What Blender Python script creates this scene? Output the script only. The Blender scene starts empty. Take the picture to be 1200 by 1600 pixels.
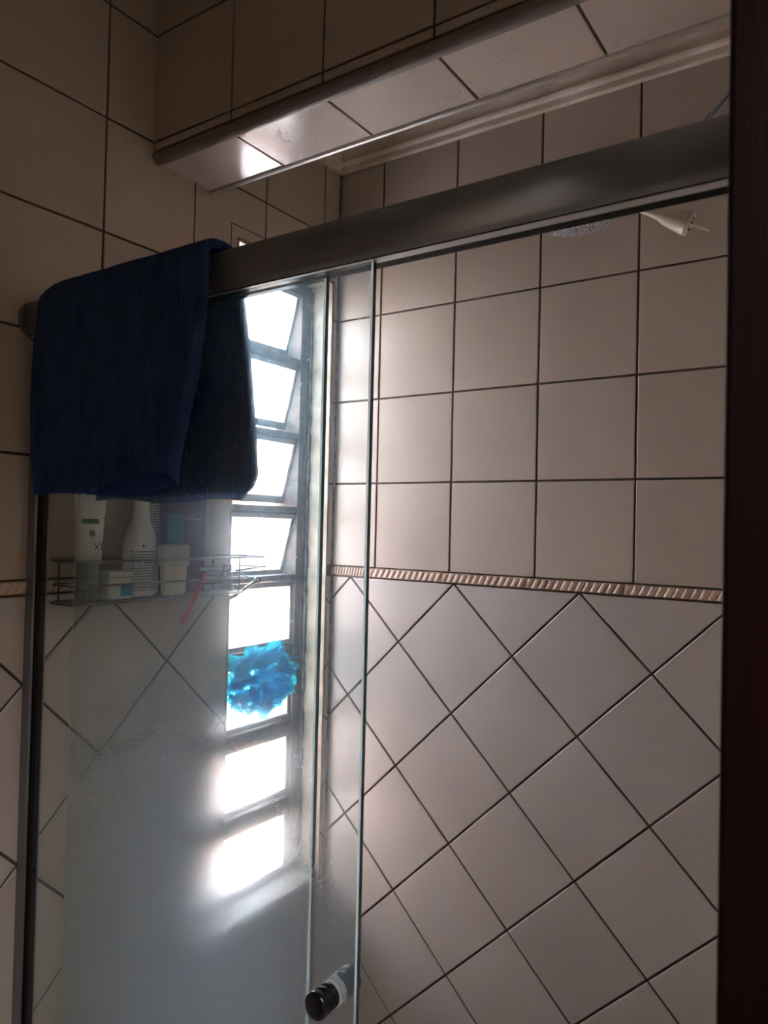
import bpy, bmesh, math, random
from mathutils import Vector, Matrix, Euler
random.seed(7)
SC = bpy.context.scene
COL = SC.collection
PI = math.pi

# ------------------------------------------------------------ camera
cd = bpy.data.cameras.new('camera')
cam = bpy.data.objects.new('camera', cd); COL.objects.link(cam)
FW = Vector((-0.56470506, 0.8250695, 0.01919674))
RT = Vector((0.82525088, 0.56428917, 0.02321027))
UP = Vector((-0.00831757, -0.02894909, 0.99954628))
CP = Vector((1.13322712, -1.43440986, 1.59921709))
m = Matrix((RT, UP, -FW)).transposed().to_4x4(); m.translation = CP
cam.matrix_world = m
cd.sensor_fit = 'VERTICAL'; cd.sensor_height = 36.0; cd.sensor_width = 27.0
cd.lens = 1159.96 / 1600 * 36.0
cd.clip_start = 0.02; cd.clip_end = 200
cd.dof.use_dof = True; cd.dof.focus_distance = 1.35; cd.dof.aperture_fstop = 9.0
SC.camera = cam

# ------------------------------------------------------------ world and lights
W = bpy.data.worlds.new('sky'); SC.world = W; W.use_nodes = True
wn = W.node_tree.nodes; wl = W.node_tree.links
for n in list(wn): wn.remove(n)
wo = wn.new('ShaderNodeOutputWorld'); bg = wn.new('ShaderNodeBackground')
tc = wn.new('ShaderNodeTexCoord'); sp = wn.new('ShaderNodeSeparateXYZ'); cr = wn.new('ShaderNodeValToRGB')
wl.new(tc.outputs['Generated'], sp.inputs[0]); wl.new(sp.outputs['Z'], cr.inputs[0])
cr.color_ramp.elements[0].position = 0.0; cr.color_ramp.elements[0].color = (0.95, 0.96, 0.95, 1)
cr.color_ramp.elements[1].position = 0.7; cr.color_ramp.elements[1].color = (0.72, 0.86, 1.0, 1)
wl.new(cr.outputs[0], bg.inputs[0]); bg.inputs[1].default_value = 27.0
wl.new(bg.outputs[0], wo.inputs[0])
# unseen fill light added behind the photographer for dim ambience
ld = bpy.data.lights.new('hall_fill_light', 'AREA'); ld.shape = 'RECTANGLE'; ld.size = 0.6; ld.size_y = 0.6
ld.energy = 24.0; ld.color = (1.0, 0.96, 0.94)
lo = bpy.data.objects.new('hall_fill_light', ld); COL.objects.link(lo); lo.location = (1.75, -1.6, 2.5)
SC.view_settings.view_transform = 'Standard'; SC.view_settings.look = 'None'
SC.view_settings.gamma = 1.0; SC.view_settings.exposure = 0.34
SC.view_settings.use_curve_mapping = False
SC.cycles.max_bounces = 12; SC.cycles.diffuse_bounces = 6; SC.cycles.glossy_bounces = 4
SC.cycles.transmission_bounces = 10; SC.cycles.transparent_max_bounces = 24
SC.cycles.sample_clamp_indirect = 20.0
SC.cycles.caustics_reflective = False; SC.cycles.caustics_refractive = True
SC.cycles.use_denoising = True

# ------------------------------------------------------------ helpers
MATS = {}
def newmat(name):
    M = bpy.data.materials.new(name); M.use_nodes = True
    nt = M.node_tree
    for n in list(nt.nodes): nt.nodes.remove(n)
    MATS[name] = M
    return M, nt, nt.nodes, nt.links
def N(ns, t, **kw):
    n = ns.new(t)
    for k, v in kw.items():
        if k.startswith('i_'): n.inputs[k[2:].replace('_', ' ')].default_value = v
        else: setattr(n, k, v)
    return n
def pbr(name, col, rough=0.5, metal=0.0, noise=0.0, nscale=20.0, bump=0.0, bscale=120.0, col2=None, spec=0.5, coat=0.0, sheen=0.0, stretch=None):
    M, nt, ns, ls = newmat(name)
    o = N(ns, 'ShaderNodeOutputMaterial'); b = N(ns, 'ShaderNodeBsdfPrincipled')
    ls.new(b.outputs[0], o.inputs[0])
    b.inputs['Base Color'].default_value = (*col, 1); b.inputs['Roughness'].default_value = rough
    b.inputs['Metallic'].default_value = metal; b.inputs['Specular IOR Level'].default_value = spec
    b.inputs['Coat Weight'].default_value = coat; b.inputs['Sheen Weight'].default_value = sheen
    tc = N(ns, 'ShaderNodeTexCoord'); src = tc.outputs['Object']
    if stretch:
        mp = N(ns, 'ShaderNodeMapping'); mp.inputs['Scale'].default_value = stretch
        ls.new(src, mp.inputs[0]); src = mp.outputs[0]
    if noise > 0 or col2:
        t = N(ns, 'ShaderNodeTexNoise'); t.inputs['Scale'].default_value = nscale; t.inputs['Detail'].default_value = 5
        ls.new(src, t.inputs['Vector'])
        r = N(ns, 'ShaderNodeValToRGB'); ls.new(t.outputs[0], r.inputs[0])
        r.color_ramp.elements[0].position = 0.35; r.color_ramp.elements[1].position = 0.68
        c2 = col2 or tuple(c * (1 - noise) for c in col)
        r.color_ramp.elements[0].color = (*col, 1); r.color_ramp.elements[1].color = (*c2, 1)
        ls.new(r.outputs[0], b.inputs['Base Color'])
    if bump > 0:
        t2 = N(ns, 'ShaderNodeTexNoise'); t2.inputs['Scale'].default_value = bscale; t2.inputs['Detail'].default_value = 4
        ls.new(src, t2.inputs['Vector'])
        bp = N(ns, 'ShaderNodeBump'); bp.inputs['Strength'].default_value = bump; bp.inputs['Distance'].default_value = 0.002
        ls.new(t2.outputs[0], bp.inputs['Height']); ls.new(bp.outputs[0], b.inputs['Normal'])
    return M

def link(name, me, mat=None, parent=None):
    o = bpy.data.objects.new(name, me); COL.objects.link(o)
    if mat is not None:
        for mm in (mat if isinstance(mat, (list, tuple)) else [mat]):
            me.materials.append(mm)
    if parent is not None: o.parent = parent
    return o
def obj(name, bm, mat=None, parent=None, smooth=False):
    me = bpy.data.meshes.new(name)
    bmesh.ops.recalc_face_normals(bm, faces=bm.faces[:]) if smooth != 'keep' else None
    if smooth:
        for f in bm.faces: f.smooth = True
    bm.to_mesh(me); bm.free()
    return link(name, me, mat, parent)
def empty(name, loc=(0, 0, 0), parent=None):
    o = bpy.data.objects.new(name, None); COL.objects.link(o); o.location = loc
    o.empty_display_size = 0.05
    if parent: o.parent = parent
    return o
def tag(o, label=None, cat=None, group=None, kind=None):
    if label: o['label'] = label
    if cat: o['category'] = cat
    if group: o['group'] = group
    if kind: o['kind'] = kind
    return o
def box(bm, x0, x1, y0, y1, z0, z1, bev=0.0, mi=0):
    vs = [bm.verts.new((x, y, z)) for x in (x0, x1) for y in (y0, y1) for z in (z0, z1)]
    F = [(0, 1, 3, 2), (4, 6, 7, 5), (0, 4, 5, 1), (2, 3, 7, 6), (0, 2, 6, 4), (1, 5, 7, 3)]
    fs = [bm.faces.new([vs[i] for i in f]) for f in F]
    for f in fs: f.material_index = mi
    if bev > 0:
        es = list({e for f in fs for e in f.edges})
        bmesh.ops.bevel(bm, geom=es, offset=bev, segments=2, affect='EDGES', profile=0.5)
    return fs
def frame_of(d):
    d = d.normalized(); a = Vector((0, 0, 1)) if abs(d.z) < 0.9 else Vector((1, 0, 0))
    u = d.cross(a).normalized(); return u, d.cross(u).normalized()
def tube(bm, pts, r, n=10, caps=True):
    pts = [Vector(p) for p in pts]; rs = r if isinstance(r, (list, tuple)) else [r] * len(pts)
    rings = []; u = v = None
    for i, p in enumerate(pts):
        d = (pts[min(i + 1, len(pts) - 1)] - pts[max(i - 1, 0)])
        if u is None: u, v = frame_of(d)
        else:
            dn = d.normalized(); u = (u - dn * u.dot(dn)).normalized(); v = dn.cross(u).normalized()
        rings.append([bm.verts.new(p + (u * math.cos(2 * PI * k / n) + v * math.sin(2 * PI * k / n)) * rs[i]) for k in range(n)])
    for a, b in zip(rings, rings[1:]):
        for k in range(n): bm.faces.new((a[k], a[(k + 1) % n], b[(k + 1) % n], b[k]))
    if caps:
        bm.faces.new(rings[0][::-1]); bm.faces.new(rings[-1])
def lathe(bm, prof, n=32, loc=(0, 0, 0), sx=1.0, sy=1.0, mat=None, cap=True):
    """profile of (r, z) turned about z; sx, sy flatten it"""
    rings = []
    for r, z in prof:
        ring = []
        for k in range(n):
            p = Vector((r * sx * math.cos(2 * PI * k / n), r * sy * math.sin(2 * PI * k / n), z))
            if mat is not None: p = mat @ p
            ring.append(bm.verts.new(p + Vector(loc)))
        rings.append(ring)
    for a, b in zip(rings, rings[1:]):
        for k in range(n): bm.faces.new((a[k], a[(k + 1) % n], b[(k + 1) % n], b[k]))
    if cap:
        bm.faces.new(rings[0][::-1]); bm.faces.new(rings[-1])
def arc_pts(fn, n): return [fn(i / (n - 1)) for i in range(n)]
def extrude_prof(bm, prof, p0, p1, ax, up, miter0=0.0, miter1=0.0, close=True, caps=True):
    """closed profile (a, b) in the axes ax, up swept from p0 to p1; miters shift the ends by a * tan"""
    p0, p1, ax, up = Vector(p0), Vector(p1), Vector(ax), Vector(up); d = (p1 - p0).normalized()
    A = [bm.verts.new(p0 + ax * a + up * b + d * (a * miter0)) for a, b in prof]
    B = [bm.verts.new(p1 + ax * a + up * b - d * (a * miter1)) for a, b in prof]
    n = len(prof)
    for i in range(n if close else n - 1):
        bm.faces.new((A[i], A[(i + 1) % n], B[(i + 1) % n], B[i]))
    if caps and close: bm.faces.new(A[::-1]); bm.faces.new(B)

# ------------------------------------------------------------ materials
def tile_mat(name, base, wet=0.0):
    M, nt, ns, ls = newmat(name)
    o = N(ns, 'ShaderNodeOutputMaterial'); b = N(ns, 'ShaderNodeBsdfPrincipled'); ls.new(b.outputs[0], o.inputs[0])
    g = N(ns, 'ShaderNodeTexCoord'); inf = N(ns, 'ShaderNodeObjectInfo')
    n1 = N(ns, 'ShaderNodeTexNoise'); n1.inputs['Scale'].default_value = 6; n1.inputs['Detail'].default_value = 6
    ls.new(g.outputs['Object'], n1.inputs['Vector'])
    n2 = N(ns, 'ShaderNodeTexNoise'); n2.inputs['Scale'].default_value = 160; n2.inputs['Detail'].default_value = 3
    ls.new(g.outputs['Object'], n2.inputs['Vector'])
    mr = N(ns, 'ShaderNodeMapRange'); mr.inputs['From Min'].default_value = 0.3; mr.inputs['From Max'].default_value = 0.7
    mr.inputs['To Min'].default_value = 0.93; mr.inputs['To Max'].default_value = 1.05; ls.new(n1.outputs[0], mr.inputs[0])
    m2 = N(ns, 'ShaderNodeMapRange'); m2.inputs['To Min'].default_value = 0.96; m2.inputs['To Max'].default_value = 1.04
    ls.new(inf.outputs['Random'], m2.inputs[0])
    mu = N(ns, 'ShaderNodeMath', operation='MULTIPLY'); ls.new(mr.outputs[0], mu.inputs[0]); ls.new(m2.outputs[0], mu.inputs[1])
    hs = N(ns, 'ShaderNodeHueSaturation'); hs.inputs['Color'].default_value = (*base, 1); ls.new(mu.outputs[0], hs.inputs['Value'])
    ls.new(hs.outputs[0], b.inputs['Base Color'])
    b.inputs['Roughness'].default_value = 0.17 if not wet else 0.13
    rr = N(ns, 'ShaderNodeMapRange'); rr.inputs['To Min'].default_value = 0.10 if wet else 0.24; rr.inputs['To Max'].default_value = 0.26 if wet else 0.40
    ls.new(n1.outputs[0], rr.inputs[0]); ls.new(rr.outputs[0], b.inputs['Roughness'])
    bp = N(ns, 'ShaderNodeBump'); bp.inputs['Strength'].default_value = 0.14 if not wet else 0.4; bp.inputs['Distance'].default_value = 0.0006
    ls.new(n2.outputs[0], bp.inputs['Height'])
    nrm = bp.outputs[0]
    n3 = N(ns, 'ShaderNodeTexNoise'); n3.inputs['Scale'].default_value = 9; n3.inputs['Detail'].default_value = 1
    ls.new(g.outputs['Object'], n3.inputs['Vector'])
    b3 = N(ns, 'ShaderNodeBump'); b3.inputs['Strength'].default_value = 0.25; b3.inputs['Distance'].default_value = 0.002
    ls.new(n3.outputs[0], b3.inputs['Height']); ls.new(nrm, b3.inputs['Normal']); nrm = b3.outputs[0]
    if wet:
        v = N(ns, 'ShaderNodeTexVoronoi'); v.inputs['Scale'].default_value = 55; wv = N(ns, 'ShaderNodeVectorMath', operation='MULTIPLY_ADD'); wv.inputs[1].default_value = (0.035,) * 3; ls.new(n2.outputs['Color'], wv.inputs[0]); ls.new(g.outputs['Object'], wv.inputs[2]); ls.new(wv.outputs[0], v.inputs['Vector'])
        vr = N(ns, 'ShaderNodeMapRange'); vr.inputs['From Min'].default_value = 0.1; vr.inputs['From Max'].default_value = 0.32
        vr.inputs['To Min'].default_value = 1; vr.inputs['To Max'].default_value = 0; ls.new(v.outputs['Distance'], vr.inputs[0])
        n4 = N(ns, 'ShaderNodeTexNoise'); n4.inputs['Scale'].default_value = 14; ls.new(g.outputs['Object'], n4.inputs['Vector'])
        gt = N(ns, 'ShaderNodeMapRange'); gt.inputs['From Min'].default_value = 0.5; gt.inputs['From Max'].default_value = 0.6; ls.new(n4.outputs[0], gt.inputs[0])
        mm = N(ns, 'ShaderNodeMath', operation='MULTIPLY'); ls.new(vr.outputs[0], mm.inputs[0]); ls.new(gt.outputs[0], mm.inputs[1])
        b4 = N(ns, 'ShaderNodeBump'); b4.inputs['Strength'].default_value = 0.6; b4.inputs['Distance'].default_value = 0.0015
        ls.new(mm.outputs[0], b4.inputs['Height']); ls.new(nrm, b4.inputs['Normal']); nrm = b4.outputs[0]
    ls.new(nrm, b.inputs['Normal'])
    return M
M_TILE = tile_mat('beige_glazed_tile', (0.49, 0.415, 0.35))  # outside bounce put in as a warmer beige than the lower tiles
M_TILEL = tile_mat('greige_glazed_tile', (0.485, 0.437, 0.405))
M_TILEB = tile_mat('beige_tile_damp', (0.49, 0.43, 0.38), wet=1)
M_GROUT = pbr('dirty_grout', (0.115, 0.085, 0.066), 0.9, noise=0.5, nscale=35, bump=0.4)
M_LIST = pbr('cream_listello', (0.66, 0.50, 0.40), 0.35, noise=0.25, nscale=30, bump=0.15)
M_LISTB = pbr('listello_groove', (0.48, 0.35, 0.27), 0.5, noise=0.2, nscale=30)
M_PLASTER = pbr('cream_plaster', (0.62, 0.53, 0.43), 0.7, noise=0.18, nscale=14, bump=0.3, bscale=60)
M_REVEAL = pbr('grimy_cream_reveal', (0.50, 0.44, 0.35), 0.45, col2=(0.28, 0.25, 0.2), nscale=22, bump=0.25, bscale=90)
M_SILL = pbr('sill_tile', (0.42, 0.40, 0.37), 0.22, col2=(0.22, 0.18, 0.17), nscale=16, bump=0.15)
M_GYPS = pbr('gypsum_moulding', (0.80, 0.72, 0.64), 0.6, col2=(0.58, 0.49, 0.41), nscale=7, bump=0.15, bscale=50)
M_CEIL = pbr('ceiling_paint', (0.62, 0.57, 0.5), 0.8, noise=0.08, nscale=5)
M_MILDEW = pbr('mildewed_silicone', (0.05, 0.042, 0.04), 0.6, col2=(0.26, 0.23, 0.2), nscale=45, bump=0.5, bscale=200)
M_RUST = pbr('rust', (0.22, 0.07, 0.03), 0.9, col2=(0.10, 0.05, 0.03), nscale=120, bump=0.6)
M_FRAME = pbr('weathered_window_metal', (0.05, 0.038, 0.034), 0.6, metal=0.1, col2=(0.15, 0.095, 0.075), nscale=40, bump=0.35, bscale=150)
M_ALU = pbr('satin_grey_aluminium', (0.25, 0.255, 0.285), 0.42, metal=0.75, bump=0.05, bscale=300)
M_ALUL = pbr('pale_aluminium_lip', (0.5, 0.5, 0.5), 0.4, metal=0.6)
M_TRIM = pbr('grey_corner_strip', (0.20, 0.175, 0.16), 0.35, noise=0.1, nscale=30)
M_TRIM2 = pbr('pale_corner_strip', (0.56, 0.55, 0.54), 0.3, metal=0.3)
M_RUB = pbr('black_rubber', (0.004, 0.004, 0.004), 0.6, spec=0.1)
M_WOOD = pbr('dark_red_wood', (0.009, 0.002, 0.0015), 0.6, spec=0.08, col2=(0.006, 0.0015, 0.0012), nscale=8, bump=0.2, bscale=40, stretch=(8, 8, 0.6))
M_CHROME = pbr('chrome_wire', (0.20, 0.19, 0.19), 0.22, metal=1.0, bump=0.05)
M_BLACK = pbr('glossy_black_knob', (0.004, 0.004, 0.006), 0.22, spec=0.4)
M_CLEARW = None
M_EXT = pbr('peach_render', (0.62, 0.32, 0.2), 0.9, noise=0.15, nscale=3, bump=0.3)
M_FLOOR = pbr('floor_ceramic', (0.42, 0.36, 0.31), 0.35, noise=0.1, nscale=8)
M_WHITE = pbr('white_plastic', (0.70, 0.69, 0.66), 0.35, noise=0.04)
M_CREAM = pbr('cream_plastic', (0.72, 0.64, 0.52), 0.35, noise=0.05, nscale=40)
M_PURPLE = pbr('purple_card', (0.10, 0.045, 0.17), 0.45, noise=0.15, nscale=15)
M_BLUEC = pbr('blue_card', (0.05, 0.17, 0.32), 0.4, noise=0.15, nscale=20)
M_PINK = pbr('pink_plastic', (0.62, 0.05, 0.14), 0.3)
M_INK = pbr('printed_ink', (0.03, 0.035, 0.03), 0.6)
M_GINK = pbr('printed_green', (0.01, 0.15, 0.09), 0.5)
M_PALEINK = pbr('pale_print', (0.42, 0.34, 0.5), 0.5)
M_BLUEINK = pbr('blue_print', (0.05, 0.3, 0.5), 0.45)
M_WIREB = pbr('blue_cable', (0.01, 0.09, 0.32), 0.35)
M_WIREG = pbr('grey_cable', (0.45, 0.42, 0.4), 0.4)
M_CAPC = pbr('dark_clear_cap', (0.10, 0.125, 0.115), 0.1, coat=0.8)

def clear_plastic(name, tint, trans=0.6, rough=0.15):
    M, nt, ns, ls = newmat(name)
    o = N(ns, 'ShaderNodeOutputMaterial'); t = N(ns, 'ShaderNodeBsdfTransparent'); t.inputs[0].default_value = (*tint, 1)
    p = N(ns, 'ShaderNodeBsdfPrincipled'); p.inputs['Base Color'].default_value = (*tint, 1); p.inputs['Roughness'].default_value = rough
    p.inputs['Coat Weight'].default_value = 0.5
    mx = N(ns, 'ShaderNodeMixShader'); mx.inputs[0].default_value = 1 - trans
    ls.new(t.outputs[0], mx.inputs[1]); ls.new(p.outputs[0], mx.inputs[2]); ls.new(mx.outputs[0], o.inputs[0])
    return M
M_CLEAR = clear_plastic('clear_plastic', (0.85, 0.87, 0.88), 0.55, 0.1)
M_BLUEP = clear_plastic('clear_blue_plastic', (0.35, 0.62, 0.85), 0.4, 0.15)
M_WRAP = clear_plastic('cloudy_wrap', (0.8, 0.78, 0.74), 0.35, 0.3)

# ribbed, perforated shower face
M_SPRAY, nt, ns, ls = newmat('clear_spray_face')
o_ = N(ns, 'ShaderNodeOutputMaterial'); p_ = N(ns, 'ShaderNodeBsdfPrincipled'); ls.new(p_.outputs[0], o_.inputs[0])
p_.inputs['Base Color'].default_value = (0.75, 0.74, 0.78, 1); p_.inputs['Roughness'].default_value = 0.12
p_.inputs['Transmission Weight'].default_value = 0.35; p_.inputs['Coat Weight'].default_value = 0.6

# window panes: ripple glass with a frosted face
def pane_mat():
    M, nt, ns, ls = newmat('frosted_window_glass')
    o = N(ns, 'ShaderNodeOutputMaterial')
    t = N(ns, 'ShaderNodeBsdfTransparent'); t.inputs[0].default_value = (0.97, 0.98, 1.0, 1)
    tr = N(ns, 'ShaderNodeBsdfTranslucent'); tr.inputs[0].default_value = (0.95, 0.96, 1.0, 1)
    gl = N(ns, 'ShaderNodeBsdfGlossy'); gl.inputs['Roughness'].default_value = 0.15
    g = N(ns, 'ShaderNodeTexCoord'); nz = N(ns, 'ShaderNodeTexNoise'); nz.inputs['Scale'].default_value = 60
    ls.new(g.outputs['Object'], nz.inputs['Vector'])
    bp = N(ns, 'ShaderNodeBump'); bp.inputs['Strength'].default_value = 0.4; bp.inputs['Distance'].default_value = 0.002
    ls.new(nz.outputs[0], bp.inputs['Height']); ls.new(bp.outputs[0], gl.inputs['Normal'])
    m1 = N(ns, 'ShaderNodeMixShader'); m1.inputs[0].default_value = 0.45
    ls.new(t.outputs[0], m1.inputs[1]); ls.new(tr.outputs[0], m1.inputs[2])
    m2 = N(ns, 'ShaderNodeMixShader'); m2.inputs[0].default_value = 0.05
    ls.new(m1.outputs[0], m2.inputs[1]); ls.new(gl.outputs[0], m2.inputs[2]); ls.new(m2.outputs[0], o.inputs[0])
    return M
M_PANE = pane_mat()

# shower glass: clear pane with a film of dried soap and lime; window glow put into its spread and tint
def glass_mat(name, film, blur, specks):
    M, nt, ns, ls = newmat(name)
    o = N(ns, 'ShaderNodeOutputMaterial')
    g = N(ns, 'ShaderNodeTexCoord'); P = g.outputs['Object']
    sx = N(ns, 'ShaderNodeSeparateXYZ'); ls.new(P, sx.inputs[0])
    def mr(src, a, b, c, d, smooth=True):
        n = N(ns, 'ShaderNodeMapRange'); n.interpolation_type = 'SMOOTHSTEP' if smooth else 'LINEAR'
        n.inputs['From Min'].default_value = a; n.inputs['From Max'].default_value = b
        n.inputs['To Min'].default_value = c; n.inputs['To Max'].default_value = d
        ls.new(src, n.inputs[0]); return n.outputs[0]
    def mt(op, a, b):
        n = N(ns, 'ShaderNodeMath', operation=op)
        for i, v in enumerate((a, b)):
            if isinstance(v, (int, float)): n.inputs[i].default_value = v
            else: ls.new(v, n.inputs[i])
        return n.outputs[0]
    mp = N(ns, 'ShaderNodeMapping'); mp.inputs['Scale'].default_value = (9, 9, 2.0); ls.new(P, mp.inputs[0])
    nz = N(ns, 'ShaderNodeTexNoise'); nz.inputs['Scale'].default_value = 1.6; nz.inputs['Detail'].default_value = 6; ls.new(mp.outputs[0], nz.inputs['Vector'])
    nf = N(ns, 'ShaderNodeTexNoise'); nf.inputs['Scale'].default_value = 420; nf.inputs['Detail'].default_value = 3; ls.new(P, nf.inputs['Vector'])
    streak = mr(nz.outputs[0], 0.3, 0.7, 0.75, 1.25); fine = mr(nf.outputs[0], 0.35, 0.65, 0.6, 1.4)
    low = mr(sx.outputs['Z'], 0.95, 1.6, film[1], film[0])
    side = mt('MULTIPLY', mr(sx.outputs['X'], 0.30, 0.48, 1.0, 0.4), mr(sx.outputs['X'], -0.05, 0.28, 0.4, 1.0))  # denser towards the window: its glow put into the film's spread
    dens = mt('MULTIPLY', mt('MULTIPLY', mt('MULTIPLY', low, side), streak), fine)
    # dried water spots
    v = N(ns, 'ShaderNodeTexVoronoi'); v.inputs['Scale'].default_value = 190; ls.new(P, v.inputs['Vector'])
    spot = mr(v.outputs['Distance'], 0.14, 0.24, 1, 0)
    pick = N(ns, 'ShaderNodeSeparateColor'); ls.new(v.outputs['Color'], pick.inputs[0])
    nb = N(ns, 'ShaderNodeTexNoise'); nb.inputs['Scale'].default_value = 7; ls.new(P, nb.inputs['Vector'])
    thr = mr(nb.outputs[0], 0.45, 0.75, 0.0, 0.17)
    sel = mt('LESS_THAN', pick.outputs[0], mt('ADD', thr, 0.012 * specks))
    spots = mt('MULTIPLY', mt('MULTIPLY', spot, sel), 0.75 * specks)
    d2 = mt('MINIMUM', mt('ADD', dens, spots), 0.92)
    tr = N(ns, 'ShaderNodeBsdfTransparent'); tr.inputs[0].default_value = (0.95, 0.975, 0.97, 1)
    # slight scatter of what lies behind: near-unit ior, rough, one up one down so that nothing shifts
    ra = N(ns, 'ShaderNodeBsdfRefraction'); ra.inputs['IOR'].default_value = 1.04; ra.inputs['Roughness'].default_value = 0.6
    rb = N(ns, 'ShaderNodeBsdfRefraction'); rb.inputs['IOR'].default_value = 0.96; rb.inputs['Roughness'].default_value = 0.6
    for r in (ra, rb): r.inputs['Color'].default_value = (0.93, 0.96, 0.98, 1)
    rm = N(ns, 'ShaderNodeMixShader'); rm.inputs[0].default_value = 0.5; ls.new(ra.outputs[0], rm.inputs[1]); ls.new(rb.outputs[0], rm.inputs[2])
    rc = N(ns, 'ShaderNodeBsdfRefraction'); rc.inputs['IOR'].default_value = 1.16; rc.inputs['Roughness'].default_value = 0.95; rc.inputs['Color'].default_value = (0.55, 0.8, 1.0, 1)  # bluish window bloom put into the tint of this wide lobe
    r2 = N(ns, 'ShaderNodeMixShader'); r2.inputs[0].default_value = 0.032 * specks; ls.new(tr.outputs[0], r2.inputs[1]); ls.new(rc.outputs[0], r2.inputs[2]); tr = r2
    bl = mt('MULTIPLY', mr(sx.outputs['Z'], 0.95, 1.45, blur[1], blur[0]), side)
    m0 = N(ns, 'ShaderNodeMixShader'); ls.new(bl, m0.inputs[0]); ls.new(tr.outputs[0], m0.inputs[1]); ls.new(rm.outputs[0], m0.inputs[2])
    tl = N(ns, 'ShaderNodeBsdfTranslucent'); tl.inputs[0].default_value = (0.52, 0.74, 1.0, 1)
    df = N(ns, 'ShaderNodeBsdfDiffuse'); df.inputs[0].default_value = (0.62, 0.76, 0.84, 1)
    md = N(ns, 'ShaderNodeMixShader'); md.inputs[0].default_value = 0.45; ls.new(tl.outputs[0], md.inputs[1]); ls.new(df.outputs[0], md.inputs[2])
    m1 = N(ns, 'ShaderNodeMixShader'); ls.new(d2, m1.inputs[0]); ls.new(m0.outputs[0], m1.inputs[1]); ls.new(md.outputs[0], m1.inputs[2])
    fr = N(ns, 'ShaderNodeFresnel'); ge = N(ns, 'ShaderNodeNewGeometry')
    ls.new(mr(ge.outputs['Backfacing'], 0, 1, 1.45, 1 / 1.45, False), fr.inputs[0])   # the same reflection on both faces of the pane
    gl = N(ns, 'ShaderNodeBsdfGlossy'); gl.inputs['Roughness'].default_value = 0.02; gl.inputs[0].default_value = (0.9, 0.95, 0.95, 1)
    m2 = N(ns, 'ShaderNodeMixShader'); ls.new(mt('MULTIPLY', fr.outputs[0], 0.55), m2.inputs[0])
    ls.new(m1.outputs[0], m2.inputs[1]); ls.new(gl.outputs[0], m2.inputs[2]); ls.new(m2.outputs[0], o.inputs[0])
    return M
M_GLASS_S = glass_mat('soap_filmed_glass', (0.030, 0.25), (0.03, 0.90), 1.0)
M_GLASS_F = glass_mat('fairly_clean_glass', (0.012, 0.04), (0.0, 0.1), 0.3)
M_EDGE = pbr('green_glass_edge', (0.012, 0.04, 0.045), 0.12, spec=0.2)
M_ARRIS, nt, ns, ls = newmat('arris_glint')  # bright line of refracted window light put into a pale arris
o_ = N(ns, 'ShaderNodeOutputMaterial'); t_ = N(ns, 'ShaderNodeBsdfTranslucent'); t_.inputs[0].default_value = (0.9, 0.98, 1.0, 1)
p_ = N(ns, 'ShaderNodeBsdfPrincipled'); p_.inputs['Base Color'].default_value = (0.35, 0.5, 0.5, 1); p_.inputs['Roughness'].default_value = 0.12
x_ = N(ns, 'ShaderNodeMixShader'); x_.inputs[0].default_value = 0.3; ls.new(t_.outputs[0], x_.inputs[1]); ls.new(p_.outputs[0], x_.inputs[2]); ls.new(x_.outputs[0], o_.inputs[0])

# towel
M_TOWEL, nt, ns, ls = newmat('navy_terry')
o_ = N(ns, 'ShaderNodeOutputMaterial'); p_ = N(ns, 'ShaderNodeBsdfPrincipled'); ls.new(p_.outputs[0], o_.inputs[0])
p_.inputs['Roughness'].default_value = 0.95; p_.inputs['Specular IOR Level'].default_value = 0.1
p_.inputs['Sheen Weight'].default_value = 0.35; p_.inputs['Sheen Tint'].default_value = (0.25, 0.4, 0.8, 1)
p_.inputs['Sheen Roughness'].default_value = 0.5
g_ = N(ns, 'ShaderNodeTexCoord')
mp_ = N(ns, 'ShaderNodeMapping'); mp_.inputs['Scale'].default_value = (1, 1, 0.35); ls.new(g_.outputs['Object'], mp_.inputs[0])
n1_ = N(ns, 'ShaderNodeTexNoise'); n1_.inputs['Scale'].default_value = 420; n1_.inputs['Detail'].default_value = 3; ls.new(g_.outputs['Object'], n1_.inputs['Vector'])
n2_ = N(ns, 'ShaderNodeTexNoise'); n2_.inputs['Scale'].default_value = 60; n2_.inputs['Detail'].default_value = 4; ls.new(mp_.outputs[0], n2_.inputs['Vector'])
cr_ = N(ns, 'ShaderNodeValToRGB'); ls.new(n2_.outputs[0], cr_.inputs[0])
cr_.color_ramp.elements[0].position = 0.3; cr_.color_ramp.elements[0].color = (0.028, 0.060, 0.175, 1)
cr_.color_ramp.elements[1].position = 0.7; cr_.color_ramp.elements[1].color = (0.07, 0.14, 0.36, 1)
ls.new(cr_.outputs[0], p_.inputs['Base Color'])
ad_ = N(ns, 'ShaderNodeMath', operation='ADD'); ls.new(n1_.outputs[0], ad_.inputs[0]); ls.new(n2_.outputs[0], ad_.inputs[1])
bp_ = N(ns, 'ShaderNodeBump'); bp_.inputs['Strength'].default_value = 1.0; bp_.inputs['Distance'].default_value = 0.0025
wv_ = N(ns, 'ShaderNodeTexWave', wave_type='BANDS', bands_direction='X'); wv_.inputs['Scale'].default_value = 42; wv_.inputs['Distortion'].default_value = 1.2; wv_.inputs['Detail'].default_value = 2; wv_.inputs['Detail Scale'].default_value = 3
ls.new(g_.outputs['Object'], wv_.inputs['Vector'])
ad2_ = N(ns, 'ShaderNodeMath', operation='MULTIPLY_ADD'); ls.new(wv_.outputs['Fac'], ad2_.inputs[0]); ad2_.inputs[1].default_value = 0.7; ls.new(ad_.outputs[0], ad2_.inputs[2])
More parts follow.
